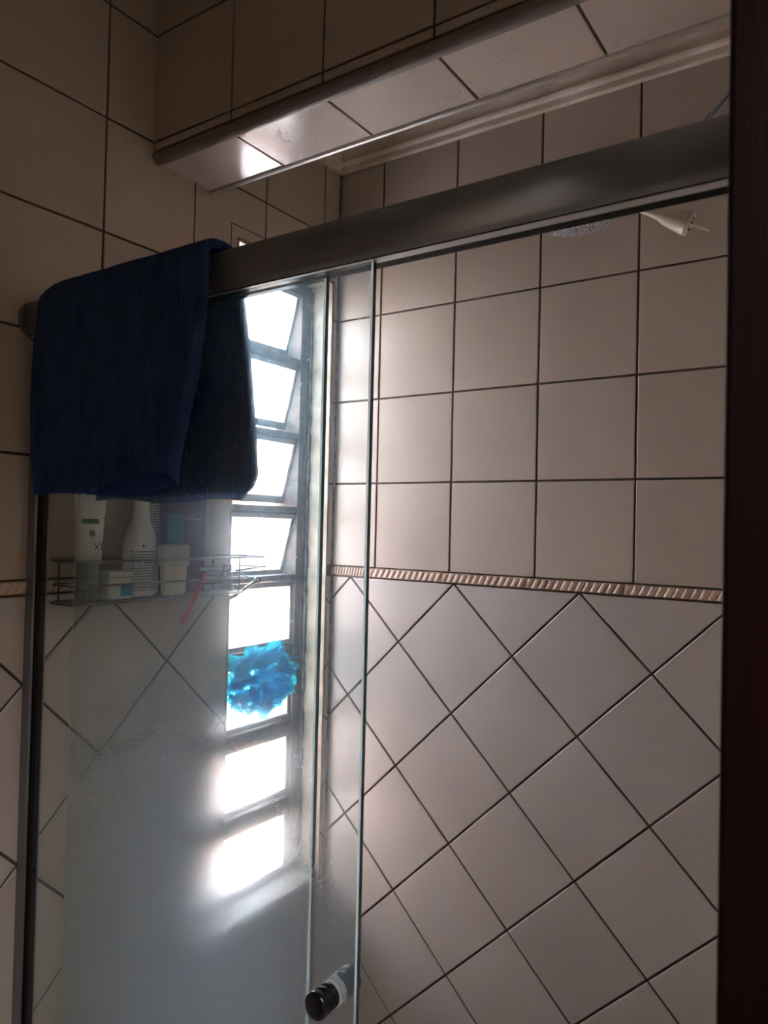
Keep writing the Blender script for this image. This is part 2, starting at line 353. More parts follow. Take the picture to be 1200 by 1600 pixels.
tt_ = N(ns, 'ShaderNodeBsdfTranslucent'); tt_.inputs[0].default_value = (0.06, 0.16, 0.55, 1); tm_ = N(ns, 'ShaderNodeMixShader'); tm_.inputs[0].default_value = 0.45
ls.new(p_.outputs[0], tm_.inputs[1]); ls.new(tt_.outputs[0], tm_.inputs[2]); ls.new(tm_.outputs[0], o_.inputs[0])
ls.new(ad2_.outputs[0], bp_.inputs['Height']); ls.new(bp_.outputs[0], p_.inputs['Normal'])

# loofah net
M_NET, nt, ns, ls = newmat('blue_mesh_net')
o_ = N(ns, 'ShaderNodeOutputMaterial'); d_ = N(ns, 'ShaderNodeBsdfDiffuse'); d_.inputs[0].default_value = (0.0, 0.20, 0.30, 1)
t_ = N(ns, 'ShaderNodeBsdfTranslucent'); t_.inputs[0].default_value = (0.0, 0.55, 0.64, 1)
x_ = N(ns, 'ShaderNodeBsdfTransparent'); x_.inputs[0].default_value = (0.22, 0.78, 0.95, 1)
a_ = N(ns, 'ShaderNodeMixShader'); a_.inputs[0].default_value = 0.65; ls.new(d_.outputs[0], a_.inputs[1]); ls.new(t_.outputs[0], a_.inputs[2])
b_ = N(ns, 'ShaderNodeMixShader'); b_.inputs[0].default_value = 0.5; ls.new(x_.outputs[0], b_.inputs[1]); ls.new(a_.outputs[0], b_.inputs[2])
ls.new(b_.outputs[0], o_.inputs[0])

# lines of fine print too small to read
def print_mat(name, paper, ink, lines_per_m=210.0, dashes=260.0):
    M, nt, ns, ls = newmat(name)
    o = N(ns, 'ShaderNodeOutputMaterial'); b = N(ns, 'ShaderNodeBsdfPrincipled'); ls.new(b.outputs[0], o.inputs[0]); b.inputs['Roughness'].default_value = 0.4
    g = N(ns, 'ShaderNodeTexCoord'); s = N(ns, 'ShaderNodeSeparateXYZ'); ls.new(g.outputs['Object'], s.inputs[0])
    a = N(ns, 'ShaderNodeMath', operation='MULTIPLY'); ls.new(s.outputs['Z'], a.inputs[0]); a.inputs[1].default_value = lines_per_m
    f = N(ns, 'ShaderNodeMath', operation='FRACT'); ls.new(a.outputs[0], f.inputs[0])
    l = N(ns, 'ShaderNodeMath', operation='LESS_THAN'); ls.new(f.outputs[0], l.inputs[0]); l.inputs[1].default_value = 0.45
    fl = N(ns, 'ShaderNodeMath', operation='FLOOR'); ls.new(a.outputs[0], fl.inputs[0])
    c = N(ns, 'ShaderNodeCombineXYZ'); ls.new(fl.outputs[0], c.inputs['Z'])
    y = N(ns, 'ShaderNodeMath', operation='MULTIPLY'); ls.new(s.outputs['Y'], y.inputs[0]); y.inputs[1].default_value = dashes; ls.new(y.outputs[0], c.inputs['Y'])
    nz = N(ns, 'ShaderNodeTexNoise'); nz.inputs['Scale'].default_value = 1.7; ls.new(c.outputs[0], nz.inputs['Vector'])
    t = N(ns, 'ShaderNodeMath', operation='GREATER_THAN'); ls.new(nz.outputs[0], t.inputs[0]); t.inputs[1].default_value = 0.42
    m = N(ns, 'ShaderNodeMath', operation='MULTIPLY'); ls.new(l.outputs[0], m.inputs[0]); ls.new(t.outputs[0], m.inputs[1])
    mx = N(ns, 'ShaderNodeMix', data_type='RGBA'); ls.new(m.outputs[0], mx.inputs['Factor'])
    mx.inputs['A'].default_value = (*paper, 1); mx.inputs['B'].default_value = (*ink, 1)
    ls.new(mx.outputs['Result'], b.inputs['Base Color'])
    return M
M_PRINT = print_mat('fine_print_on_white', (0.68, 0.67, 0.64), (0.08, 0.08, 0.09))
M_PRINTP = print_mat('fine_print_on_purple', (0.10, 0.045, 0.17), (0.26, 0.19, 0.34), 180, 200)

# ------------------------------------------------------------ tiling
S = 0.2; JT = 0.0046; Z0 = 1.5
def clip(poly, axis, val, keep_ge, lab):
    """poly: list of ((u,v), label of the edge that starts at it)"""
    out = []; n = len(poly)
    for i in range(n):
        (a, la), (b, _) = poly[i], poly[(i + 1) % n]
        ia = (a[axis] >= val - 1e-9) if keep_ge else (a[axis] <= val + 1e-9)
        ib = (b[axis] >= val - 1e-9) if keep_ge else (b[axis] <= val + 1e-9)
        def X():
            t = (val - a[axis]) / (b[axis] - a[axis]); return (a[0] + t * (b[0] - a[0]), a[1] + t * (b[1] - a[1]))
        if ia and ib: out.append((a, la))
        elif ia and not ib: out.append((a, la)); out.append((X(), lab))
        elif ib and not ia: out.append((X(), la))
    # drop repeats
    res = []
    for k, (p, l) in enumerate(out):
        q = out[(k + 1) % len(out)][0]
        if math.hypot(p[0] - q[0], p[1] - q[1]) > 1e-6: res.append((p, l))
    return res
def area(poly):
    return 0.5 * sum(poly[i][0][0] * poly[(i + 1) % len(poly)][0][1] - poly[(i + 1) % len(poly)][0][0] * poly[i][0][1] for i in range(len(poly)))
def inset(poly, c):
    n = len(poly); L = []
    for i in range(n):
        a, b = poly[i][0], poly[(i + 1) % n][0]; d = (b[0] - a[0], b[1] - a[1]); l = math.hypot(*d)
        nx, ny = -d[1] / l, d[0] / l; k = 0 if poly[i][1] == 'seam' else c
        L.append((a[0] + nx * k, a[1] + ny * k, d[0] / l, d[1] / l))
    Q = []
    for i in range(n):
        x1, y1, dx1, dy1 = L[i - 1]; x2, y2, dx2, dy2 = L[i]; den = dx1 * dy2 - dy1 * dx2
        if abs(den) < 1e-6: Q.append((x2, y2)); continue
        t = ((x2 - x1) * dy2 - (y2 - y1) * dx2) / den; Q.append((x1 + dx1 * t, y1 + dy1 * t))
    return Q
def tile_piece(bm, poly, to3, th=0.0035, ch=0.0011):
    if area(poly) < 6e-5: return False
    if area(poly) < 2.5e-4: ch = 0.0004
    Q = inset(poly, ch); n = len(poly)
    jt = [to3(p[0], p[1], -ch * 0.7) for p in [q[0] for q in poly]]
    A = [bm.verts.new(v) for v in jt]; B = [bm.verts.new(to3(q[0], q[1], 0)) for q in Q]
    D = [bm.verts.new(to3(p[0][0], p[0][1], -th)) for p in poly]
    bm.faces.new(B)
    for i in range(n):
        j = (i + 1) % n
        if poly[i][1] == 'seam': continue
        bm.faces.new((A[i], A[j], B[j], B[i])); bm.faces.new((D[i], D[j], A[j], A[i]))
    return True
def tilted(to3, cu, cv):
    a, b, d = random.gauss(0, 0.0028), random.gauss(0, 0.0028), random.uniform(-0.0003, 0.0003)
    return lambda u, v, w: to3(u, v, w + d + a * (u - cu) + b * (v - cv))
def split_hole(poly, hole):
    if hole is None: return [poly]
    u0, u1, v0, v1 = hole; out = []
    us = [(-9, u0), (u0, u1), (u1, 9)]; vs = [(-9, v0), (v0, v1), (v1, 9)]
    hit = [p for p in poly]
    h = clip(clip(clip(clip(hit, 0, u0, True, 'e'), 0, u1, False, 'e') if hit else [], 1, v0, True, 'e') or [], 1, v1, False, 'e') if hit else []
    if len(h) < 3 or abs(area(h)) < 1e-7: return [poly]
    for i, (ua, ub) in enumerate(us):
        for j, (va, vb) in enumerate(vs):
            if i == 1 and j == 1: continue
            g = JT / 2
            p = poly
            if ua > -9:
                lab = 'e' if (i == 2 and j == 1) else 'seam'; p = clip(p, 0, ua + (g if lab == 'e' else 0), True, lab)
            if p and ub < 9:
                lab = 'e' if (i == 0 and j == 1) else 'seam'; p = clip(p, 0, ub - (g if lab == 'e' else 0), False, lab)
            if p and va > -9:
                lab = 'e' if (j == 2 and i == 1) else 'seam'; p = clip(p, 1, va + (g if lab == 'e' else 0), True, lab)
            if p and vb < 9:
                lab = 'e' if (j == 0 and i == 1) else 'seam'; p = clip(p, 1, vb - (g if lab == 'e' else 0), False, lab)
            if p and len(p) >= 3 and area(p) > 1e-7: out.append(p)
    return out
def lay(polys, to3, mat, parent, hole=None):
    for poly in polys:
        if len(poly) < 3: continue
        if area(poly) < 0: poly = [(p, 'e') for p, _ in poly[::-1]]
        if area(poly) < 1e-4: continue
        cu = sum(p[0][0] for p in poly) / len(poly); cv = sum(p[0][1] for p in poly) / len(poly)
        f = tilted(to3, cu, cv); bm = bmesh.new(); ok = False
        for q in split_hole(poly, hole): ok = tile_piece(bm, q, f) or ok
        if not ok: bm.free(); continue
        # normals must face the room
        me = bpy.data.meshes.new('tile'); bm.normal_update()
        w = (Vector(to3(cu, cv, 1)) - Vector(to3(cu, cv, 0))).normalized()
        fl = [fc for fc in bm.faces if abs(fc.normal.dot(w)) > 0.98]
        if fl and fl[0].normal.dot(w) < 0: bmesh.ops.reverse_faces(bm, faces=bm.faces[:])
        bm.to_mesh(me); bm.free()
        link('tile', me, mat, parent)
def grid(u0, u1, v0, v1, cu, cv, s=S):
    out = []; h = JT / 2
    i0, i1 = math.floor((u0 - cu) / s) - 1, math.ceil((u1 - cu) / s) + 1
    j0, j1 = math.floor((v0 - cv) / s) - 1, math.ceil((v1 - cv) / s) + 1
    for i in range(i0, i1):
        for j in range(j0, j1):
            a, b, c, d = max(cu + i * s + h, u0 + h), min(cu + (i + 1) * s - h, u1 - h), max(cv + j * s + h, v0 + h), min(cv + (j + 1) * s - h, v1 - h)
            if b - a > 0.004 and d - c > 0.004: out.append([((a, c), 'e'), ((b, c), 'e'), ((b, d), 'e'), ((a, d), 'e')])
    return out
def diamonds(u0, u1, v0, v1, au, av, s=S):
    """a grid turned by 45 degrees, one tile apex at (au, av)"""
    D = s * math.sqrt(2); k = (D - JT * math.sqrt(2)) / 2; out = []; h = JT / 2
    for i in range(-40, 40):
        for j in range(0, 16):
            cx = au + (i + (0 if j % 2 else 0.5)) * D; cy = av - D / 2 - (j - 1) * D / 2
            if cx < u0 - D or cx > u1 + D or cy < v0 - D or cy > v1 + D: continue
            p = [((cx - k, cy), 'e'), ((cx, cy - k), 'e'), ((cx + k, cy), 'e'), ((cx, cy + k), 'e')]
            for ax, val, ge in ((0, u0 + h, True), (0, u1 - h, False), (1, v0 + h, True), (1, v1 - h, False)):
                if p: p = clip(p, ax, val, ge, 'e')
            if len(p) >= 3: out.append(p)
    return out
BT, BB = Z0 + 0.0008, Z0 - 0.0232          # top and bottom of the rope border
ZC = 2.6                                    # room ceiling
WIN = (-0.341, -0.018, 0.755, 2.195)        # opening in the window wall (y0, y1, z0, z1)
DX = 0.055
def slab(bm, *a): box(bm, *a)

# window wall (x = 0)
bm = bmesh.new(); g = -0.0032
slab(bm, -0.15, g, -2.45, WIN[0], 0, ZC); slab(bm, -0.15, g, WIN[1], 0.15, 0, ZC)
slab(bm, -0.15, g, WIN[0], WIN[1], 0, WIN[2]); slab(bm, -0.15, g, WIN[0], WIN[1], WIN[3], ZC)
wl_ = obj('wall_left', bm, M_GROUT); tag(wl_, kind='structure')
lay(grid(-2.4, 0, Z0, ZC, -0.6594, Z0), lambda u, v, w: (w, u, v), M_TILE, wl_, WIN)
lay(diamonds(-2.4, 0, 0, BB, -0.3546, Z0 - 0.0239), lambda u, v, w: (w, u, v), M_TILEL, wl_, WIN)
# back wall behind the shower (y = 0)
bm = bmesh.new(); slab(bm, -0.003, 1.2, -g, 0.15, 0, ZC)
wb_ = obj('wall_back', bm, M_GROUT); tag(wb_, kind='structure')
lay(grid(0, 1.062, Z0, ZC, 0.129, Z0), lambda u, v, w: (u, -w, v), M_TILE, wb_)
lay(diamonds(0, 1.062, 0, BB, 0.0584, Z0 - 0.0239), lambda u, v, w: (u, -w, v), M_TILEL, wb_)

# rope border pieces
def listello():
    bm = bmesh.new(); L, H = 0.2 - 0.0012, 0.0205
    # base plate then slanted ribs; local u along x, v along z, outwards = -y
    box(bm, 0, L, -0.0010, 0.0035, -H / 2, H / 2, 0.0, 1)
    n = 13; p = L / n; sl = 0.0085
    for k in range(n):
        x = k * p; prof = []
        segs = 4; A = []; B = []
        for q in range(segs + 1):
            t = q / segs; dx = 0.0008 + (p - 0.0016) * t; hgt = 0.0024 * math.sin(PI * t) ** 0.6
            A.append(bm.verts.new((min(max(x + dx - sl / 2, 0), L), -0.0008 - hgt, -H / 2 + 0.0018)))
            B.append(bm.verts.new((min(max(x + dx + sl / 2, 0), L), -0.0008 - hgt, H / 2 - 0.0018)))
        for q in range(segs): bm.faces.new((A[q], A[q + 1], B[q + 1], B[q]))
    me = bpy.data.meshes.new('border_tile')
    bmesh.ops.remove_doubles(bm, verts=bm.verts[:], dist=1e-5)
    for f in bm.faces: f.smooth = False
    bm.to_mesh(me); bm.free(); me.materials.append(M_LIST); me.materials.append(M_LISTB); return me
ml = listello(); zc = (BT + BB) / 2
for i in range(6):
    o = bpy.data.objects.new('border_tile', ml); COL.objects.link(o); o.parent = wb_
    o.location = (0.0006 + i * 0.2 - 0.09, 0, zc)
    if i == 0:  # cut piece in the corner
        o.scale.x = 0.54; o.location.x = 0.001
for i in range(12):
    y = -0.345 - i * 0.2
    o = bpy.data.objects.new('border_tile', ml); COL.objects.link(o); o.parent = wl_
    o.rotation_euler = (0, 0, PI / 2); o.location = (0, y - 0.2, zc)

# far side of the room
bm = bmesh.new(); box(bm, 1.066, 1.2, -0.92, -g, 0, ZC); box(bm, 1.066, 1.2, -2.45, -1.84, 0, ZC); box(bm, 1.066, 1.2, -1.84, -0.92, 2.14, ZC)
wr_ = obj('wall_right', bm, M_PLASTER); tag(wr_, kind='structure')
bm = bmesh.new(); box(bm, g, 1.066, -2.6, -2.45, 0, ZC); tag(obj('wall_front', bm, M_PLASTER), kind='structure')
bm = bmesh.new(); box(bm, -0.15, 3.0, -2.6, 0.15, -0.1, 0); tag(obj('floor', bm, M_FLOOR), kind='structure')
bm = bmesh.new(); box(bm, -0.15, 3.0, -2.6, 0.15, ZC, ZC + 0.1); tag(obj('ceiling', bm, M_CEIL), kind='structure')
# hallway shell behind the photographer
bm = bmesh.new(); box(bm, 1.2, 3.0, -0.4, -0.3, 0, ZC); tag(obj('wall_hall_north', bm, M_PLASTER), kind='structure')
bm = bmesh.new(); box(bm, 1.066, 3.0, -2.6, -2.5, 0, ZC); tag(obj('wall_hall_south', bm, M_PLASTER), kind='structure')
bm = bmesh.new(); box(bm, 2.9, 3.0, -2.5, -0.4, 0, ZC); tag(obj('wall_hall_east', bm, M_PLASTER), kind='structure')

# ------------------------------------------------------------ doorway (dark wood)
door = empty('door_1', (1.05, -0.958, 0)); tag(door, kind='structure')
def jamb(name, x0, x1, y0, y1, z0, z1):
    bm = bmesh.new(); box(bm, x0 - 1.05, x1 - 1.05, y0 + 0.958, y1 + 0.958, z0, z1, 0.004); return obj(name, bm, M_WOOD, door)
jamb('door_jamb', 1.05, 1.215, -0.958, -0.922, 0.002, 2.14); jamb('door_jamb', 1.05, 1.215, -1.84, -1.804, 0.002, 2.14)
jamb('door_head', 1.05, 1.215, -1.804, -0.958, 2.1, 2.138)
jamb('door_stop', 1.12, 1.135, -0.97, -0.958, 0.002, 2.1)
jamb('door_casing', 1.05, 1.0655, -0.922, -0.87, 0.002, 2.2)

# ------------------------------------------------------------ tiled beam over the room
YB0, YB1, ZB = -0.5600, -0.418, 2.262
bm = bmesh.new(); box(bm, 0.0005, 1.064, YB0 + 0.0035, YB1 - 0.002, ZB + 0.0035, ZC)
bk = obj('ceiling_beam', bm, M_GROUT); tag(bk, kind='structure')
lay(grid(0, 1.064, ZB + 0.02, ZC, 0.0, Z0), lambda u, v, w: (u, YB0 - w, v), M_TILE, bk)
lay(grid(0, 1.064, YB0 + 0.010, YB1 - 0.004, 0.0, YB0 - 0.03, 0.2), lambda u, v, w: (u, v, ZB - w), M_TILEB, bk)
bm = bmesh.new(); r = 0.0165          # rounded strip on the front edge
pf = [(r * math.cos(t) , r * math.sin(t)) for t in [PI + PI / 2 * 1.0 * k / 8 for k in range(9)]] + [(0.002, 0.004), (-0.002, 0.006)]
pf = [(a + r - 0.004, b + r - 0.003) for a, b in pf[:9]] + [(r, r + 0.0), (0.004, r + 0.004)]
extrude_prof(bm, pf, (0, YB0, ZB), (1.064, YB0, ZB), (0, 1, 0), (0, 0, 1)); obj('corner_strip', bm, M_TRIM, bk, smooth=False)
bm = bmesh.new(); r = 0.0065
pf = [(r * math.cos(2 * PI * k / 14), r * math.sin(2 * PI * k / 14)) for k in range(14)]
extrude_prof(bm, pf, (0, YB1, ZB + 0.0015), (1.064, YB1, ZB + 0.0015), (0, 1, 0), (0, 0, 1)); obj('corner_strip', bm, M_TRIM2, bk, smooth=True)

# ------------------------------------------------------------ gypsum cornice
ZM = 2.464
prof = [(0, 0), (0.009, 0.0), (0.0105, 0.002), (0.0105, 0.014), (0.0125, 0.015), (0.0185, 0.0165), (0.0205, 0.020), (0.0205, 0.023), (0.0185, 0.0265), (0.0165, 0.028)]
for k in range(1, 9):
    t = k / 8 * PI / 2; prof.append((0.0165 + 0.036 * (1 - math.cos(t)), 0.028 + 0.050 * math.sin(t)))
prof += [(0.0565, 0.0785), (0.0575, 0.086), (0.062, 0.087), (0.067, 0.089), (0.070, 0.094), (0.071, 0.100), (0.082, 0.102), (0.082, 0.136), (0, 0.136)]
bm = bmesh.new()
extrude_prof(bm, prof, (0, 0, ZM), (1.066, 0, ZM), (0, -1, 0), (0, 0, 1), miter0=1.0)
obj1 = obj('trim_1', bm, M_GYPS); tag(obj1, kind='structure')
bm = bmesh.new(); extrude_prof(bm, prof, (0, 0, ZM), (0, YB1, ZM), (1, 0, 0), (0, 0, 1), miter0=1.0)
obj2 = obj('trim_2', bm, M_GYPS); tag(obj2, kind='structure')

bm = bmesh.new()
box(bm, -0.001, 0.0006, -0.3625, -0.3610, 2.150, 2.221); box(bm, -0.001, 0.0006, -0.3625, -0.2500, 2.2195, 2.2210)
obj('caulk_line', bm, M_GROUT, wl_)
# ------------------------------------------------------------ mildewed sealant in the corner
bm = bmesh.new(); pf = [(0, 0), (0.0045, 0), (0.0035, 0.002), (0.002, 0.0035), (0, 0.0045)]
extrude_prof(bm, pf, (0, 0, 0), (0, 0, ZM), (1, 0, 0), (0, -1, 0)); obj('corner_sealant', bm, M_MILDEW, wb_)

# ------------------------------------------------------------ window
XF = -0.070
win = empty('window_1', (XF, WIN[0], WIN[2])); tag(win, kind='structure')
def wpart(name, bm, mat, parent=None, smooth=False):
    bmesh.ops.translate(bm, verts=bm.verts[:], vec=-win.location) ; return obj(name, bm, mat, parent or win, smooth)
y0, y1, z0, z1 = WIN
def wbox(name, mat, *a, bev=0.0):
    bm = bmesh.new(); box(bm, *a, bev); return wpart(name, bm, mat)
wbox('window_reveal', M_REVEAL, -0.1495, -0.0005, y1 - 0.0045, y1 - 0.0002, z0 + 0.003, z1 - 0.003, bev=0.001)
wbox('window_reveal', M_REVEAL, -0.1495, -0.0005, y0 + 0.0002, y0 + 0.0045, z0 + 0.003, z1 - 0.003, bev=0.001)
wbox('window_reveal', M_REVEAL, -0.1495, -0.0005, y0 + 0.005, y1 - 0.005, z1 - 0.006, z1 - 0.0005, bev=0.001)
wbox('window_sill', M_SILL, -0.1495, 0.004, y0 + 0.001, y1 - 0.001, z0 - 0.010, z0 + 0.003, bev=0.002)
FI = 0.030  # frame member width
yi0, yi1 = y0 + 0.005 + FI, y1 - 0.005 - FI
wbox('window_frame', M_FRAME, XF - 0.078, XF, y1 - 0.005 - FI, y1 - 0.005, z0 + 0.003, z1 - 0.007, bev=0.001)
wbox('window_frame', M_FRAME, XF - 0.078, XF, y0 + 0.005, yi0, z0 + 0.003, z1 - 0.007, bev=0.001)
wbox('window_frame', M_FRAME, XF - 0.045, XF, yi0, yi1, z1 - 0.026, z1 - 0.007, bev=0.001)
wbox('window_frame', M_FRAME, XF - 0.045, XF, yi0, yi1, z0 + 0.003, z0 + 0.012, bev=0.001)
wbox('frame_lip', M_FRAME, XF, XF + 0.006, y1 - 0.005 - 0.012, y1 - 0.005, z0 + 0.003, z1 - 0.007, bev=0.001)
bm = bmesh.new()
for k in range(60):   # grimy uneven sealant bead between frame and reveal
    z = z0 + 0.01 + k * (z1 - z0 - 0.03) / 60; r_ = 0.0035 + random.random() * 0.003
    box(bm, XF + 0.005, XF + 0.005 + r_ * 1.3, y1 - 0.0048 - r_, y1 - 0.0046, z, z + (z1 - z0 - 0.03) / 60 + 0.0006)
wpart('sealant_bead', bm, M_MILDEW)
bm = bmesh.new()
for k in range(26):
    a = random.random(); bx, bz = -0.002 - random.random() * 0.03, z0 + 0.003 + random.random() * 0.006
    c = Vector((bx, y1 - 0.006 - random.random() * 0.008, bz)); r_ = 0.001 + random.random() * 0.0025
    bmesh.ops.create_icosphere(bm, subdivisions=1, radius=r_, matrix=Matrix.Translation(c))
wpart('rust_crumbs', bm, M_RUST)['kind'] = 'stuff'
ZT = [2.1575, 1.977, 1.795, 1.614, 1.449, 1.268, 1.085, 0.898]
XP = -0.083
for i, zt in enumerate(ZT):
    tilt = i < 4; h = 0.130 if i != 7 else 0.128
    ang = math.atan2(0.035, 0.126) if tilt else 0.0
    sash = empty('sash', (XP - win.location.x, 0 - win.location.y, zt - win.location.z), win)
    sash.rotation_euler = (0, ang, 0)
    ya, yb = yi0 + 0.003, yi1 - 0.003
    L = h if not tilt else 0.1305
    bm = bmesh.new(); box(bm, -0.002, 0.002, ya + 0.001, yb - 0.001, -L, 0); obj('window_pane', bm, M_PANE, sash)
    rw = 0.011
    bm = bmesh.new()
    box(bm, -0.012, 0.007, ya - 0.002, yb + 0.002, 0.0, rw); box(bm, -0.012, 0.007, ya - 0.002, yb + 0.002, -L - (0.018 if tilt else rw), -L)
    box(bm, -0.008, 0.005, yb - 0.004, yb + 0.002, -L, 0.0); box(bm, -0.008, 0.005, ya - 0.002, ya + 0.004, -L, 0.0)
    obj('sash_rail', bm, M_FRAME, sash)
    if i > 0:
        top = zt + 0.0135; hgt = 0.014 if (i - 1) < 4 else 0.023
        wbox('crossbar', M_FRAME, XF - 0.042, XF - 0.004, yi0, yi1, top, top + hgt, bev=0.001)
# opening lever on the left side of the frame
LB = Vector((-0.050, -0.2065, 1.4715)); LJ = Vector((-0.066, -0.262, 1.437)); LR = Vector((-0.074, -0.300, 1.425))
lev = bmesh.new(); tube(lev, [LR, LJ, LB], [0.005, 0.0045, 0.004], 12)
lv = wpart('window_lever', lev, M_CHROME, smooth=True)
bm = bmesh.new(); bmesh.ops.create_uvsphere(bm, u_segments=20, v_segments=12, radius=0.0085, matrix=Matrix.Translation(LB))
bmesh.ops.translate(bm, verts=bm.verts[:], vec=-win.location)
obj('lever_knob', bm, M_BLACK, lv, smooth=True)
# the plastered wall across the yard
bm = bmesh.new(); box(bm, -2.2, -2.0, -4.5, 3.5, -0.4, 1.9)
ew = obj('neighbour_wall', bm, M_EXT); tag(ew, kind='structure')
bm = bmesh.new(); box(bm, -2.0, -0.15, -4.5, 3.5, -0.5, -0.4); tag(obj('ground', bm, M_PLASTER), kind='structure')

# ------------------------------------------------------------ shower enclosure
enc = empty('shower_enclosure', (0, -0.775, 0))
tag(enc, 'grey aluminium shower enclosure rail and wall channel holding the fixed glass pane', 'shower enclosure')
YE = -0.775
def epart(name, bm, mat, parent=None, smooth=False):
    bmesh.ops.translate(bm, verts=bm.verts[:], vec=(0, -YE, 0)); return obj(name, bm, mat, parent or enc, smooth)
# header: rounded box profile, axes a = y (negative to the camera), b = z
cz = 1.9135; hh = 0.0285
hp = [(-0.797, cz - hh), (-0.800, cz - 0.021), (-0.8022, cz - 0.011), (-0.803, cz), (-0.8022, cz + 0.009), (-0.799, cz + 0.018), (-0.7935, cz + 0.0245), (-0.786, cz + 0.0285), (-0.778, cz + 0.0298), (-0.770, cz + 0.029), (-0.761, cz + 0.025), (-0.754, cz + 0.016), (-0.751, cz + 0.005), (-0.750, cz - 0.012), (-0.7665, cz - 0.013), (-0.7665, cz - hh)]
bm = bmesh.new(); extrude_prof(bm, hp, (0.0065, 0, 0), (1.05, 0, 0), (0, 1, 0), (0, 0, 1)); hd = epart('header_rail', bm, M_ALU)
for f in hd.data.polygons: f.use_smooth = abs(f.normal.x) < 0.5 and not (abs(f.normal.z) > 0.99 and f.center.z < cz)
bm = bmesh.new()
box(bm, 0.007, 1.05, -0.7968, -0.7956, cz - hh - 0.0008, cz - hh + 0.002); epart('header_groove', bm, M_RUB, hd)
bm = bmesh.new(); box(bm, 0.007, 1.05, -0.7956, -0.7830, cz - hh - 0.0012, cz - hh + 0.004); epart('header_lip', bm, M_ALUL, hd)
bm = bmesh.new(); box(bm, 0.007, 1.05, -0.7830, -0.7668, cz - hh - 0.0008, cz - hh + 0.004); epart('header_seal', bm, M_RUB, hd)
hp2 = [(-0.776 + 0.031 * math.cos(2 * PI * k / 36), cz + 0.0315 * math.sin(2 * PI * k / 36)) for k in range(36)]
bm = bmesh.new(); extrude_prof(bm, hp2, (0.0, 0, 0), (0.0075, 0, 0), (0, 1, 0), (0, 0, 1)); bmesh.ops.bevel(bm, geom=[e for e in bm.edges if abs(e.verts[0].co.x - e.verts[1].co.x) < 1e-6 and e.verts[0].co.x > .005], offset=0.0015, segments=2, affect='EDGES')
epart('end_cap', bm, M_ALU)
# wall channel
bm = bmesh.new(); box(bm, 0.0002, 0.021, -0.7805, -0.7765, 0.001, cz - hh); box(bm, 0.0002, 0.021, -0.7605, -0.7565, 0.001, cz - hh); box(bm, 0.0002, 0.003, -0.7765, -0.7605, 0.001, cz - hh)
epart('wall_channel', bm, M_ALU)
bm = bmesh.new(); box(bm, 0.0195, 0.0235, -0.7765, -0.7605, 0.001, cz - hh); epart('channel_seal', bm, M_RUB)
def glass_panel(bm, x0, x1, y0, y1, z0, z1, c=0.0010):
    """slab with arrised vertical edges: slots 0 faces, 1 edge, 2 arris"""
    ring = [(x0 + c, y0), (x1 - c, y0), (x1, y0 + c), (x1, y1 - c), (x1 - c, y1), (x0 + c, y1), (x0, y1 - c), (x0, y0 + c)]
    A = [bm.verts.new((x, y, z0)) for x, y in ring]; B = [bm.verts.new((x, y, z1)) for x, y in ring]
    slots = [0, 2, 1, 2, 0, 0, 0, 2]
    for i in range(8):
        f = bm.faces.new((A[i], A[(i + 1) % 8], B[(i + 1) % 8], B[i])); f.material_index = slots[i]
    f = bm.faces.new(A[::-1]); f.material_index = 1; f = bm.faces.new(B); f.material_index = 1
bm = bmesh.new(); glass_panel(bm, 0.022, 0.5915, -0.7735, -0.7645, 0.02, cz - hh - 0.001, 0.0016)
epart('fixed_pane', bm, [M_GLASS_F, M_EDGE, M_ARRIS])
# sliding door
SD = empty('sliding_door', (0.145, -0.787, 0))
tag(SD, 'sliding glass shower door clouded with soap film and water spots', 'shower door')
bm = bmesh.new(); glass_panel(bm, 0, 0.526, -0.0045, 0.0045, 0.012, cz - hh - 0.0015, 0.0016)
sg = obj('glass_pane', bm, [M_GLASS_S, M_EDGE, M_ARRIS], SD)
sg['label'] = 'glass pane clouded with soap film'
KX, KZ = 0.6385 - 0.145, 1.094
kn = bmesh.new(); R = Matrix.Rotation(PI / 2, 4, 'X')
kp = [(r_ * 0.92, z_ * 0.72) for r_, z_ in [(0.001, 0.0), (0.0125, 0.0), (0.0145, 0.002), (0.0148, 0.007), (0.013, 0.0095), (0.0128, 0.0115), (0.0146, 0.014), (0.0150, 0.020), (0.0135, 0.0225), (0.0133, 0.0245), (0.015, 0.027), (0.0155, 0.033), (0.0150, 0.037), (0.012, 0.0385), (0.001, 0.0385)]]
lathe(kn, kp, 32, mat=R, loc=(KX, -0.005, KZ)); k1 = obj('door_knob', kn, M_BLACK, SD, smooth=True)
kn = bmesh.new(); lathe(kn, kp, 32, mat=Matrix.Rotation(-PI / 2, 4, 'X'), loc=(KX, 0.005, KZ)); obj('door_knob', kn, M_BLACK, SD, smooth=True)
for sgn in (-1, 1):
    kn = bmesh.new(); lathe(kn, [(0.004, 0.0), (0.0145, 0.0), (0.0145, 0.0008), (0.004, 0.0008)], 32, mat=R, loc=(KX, 0.0049 if sgn > 0 else -0.0041, KZ)); obj('knob_washer', kn, M_CLEAR, SD)

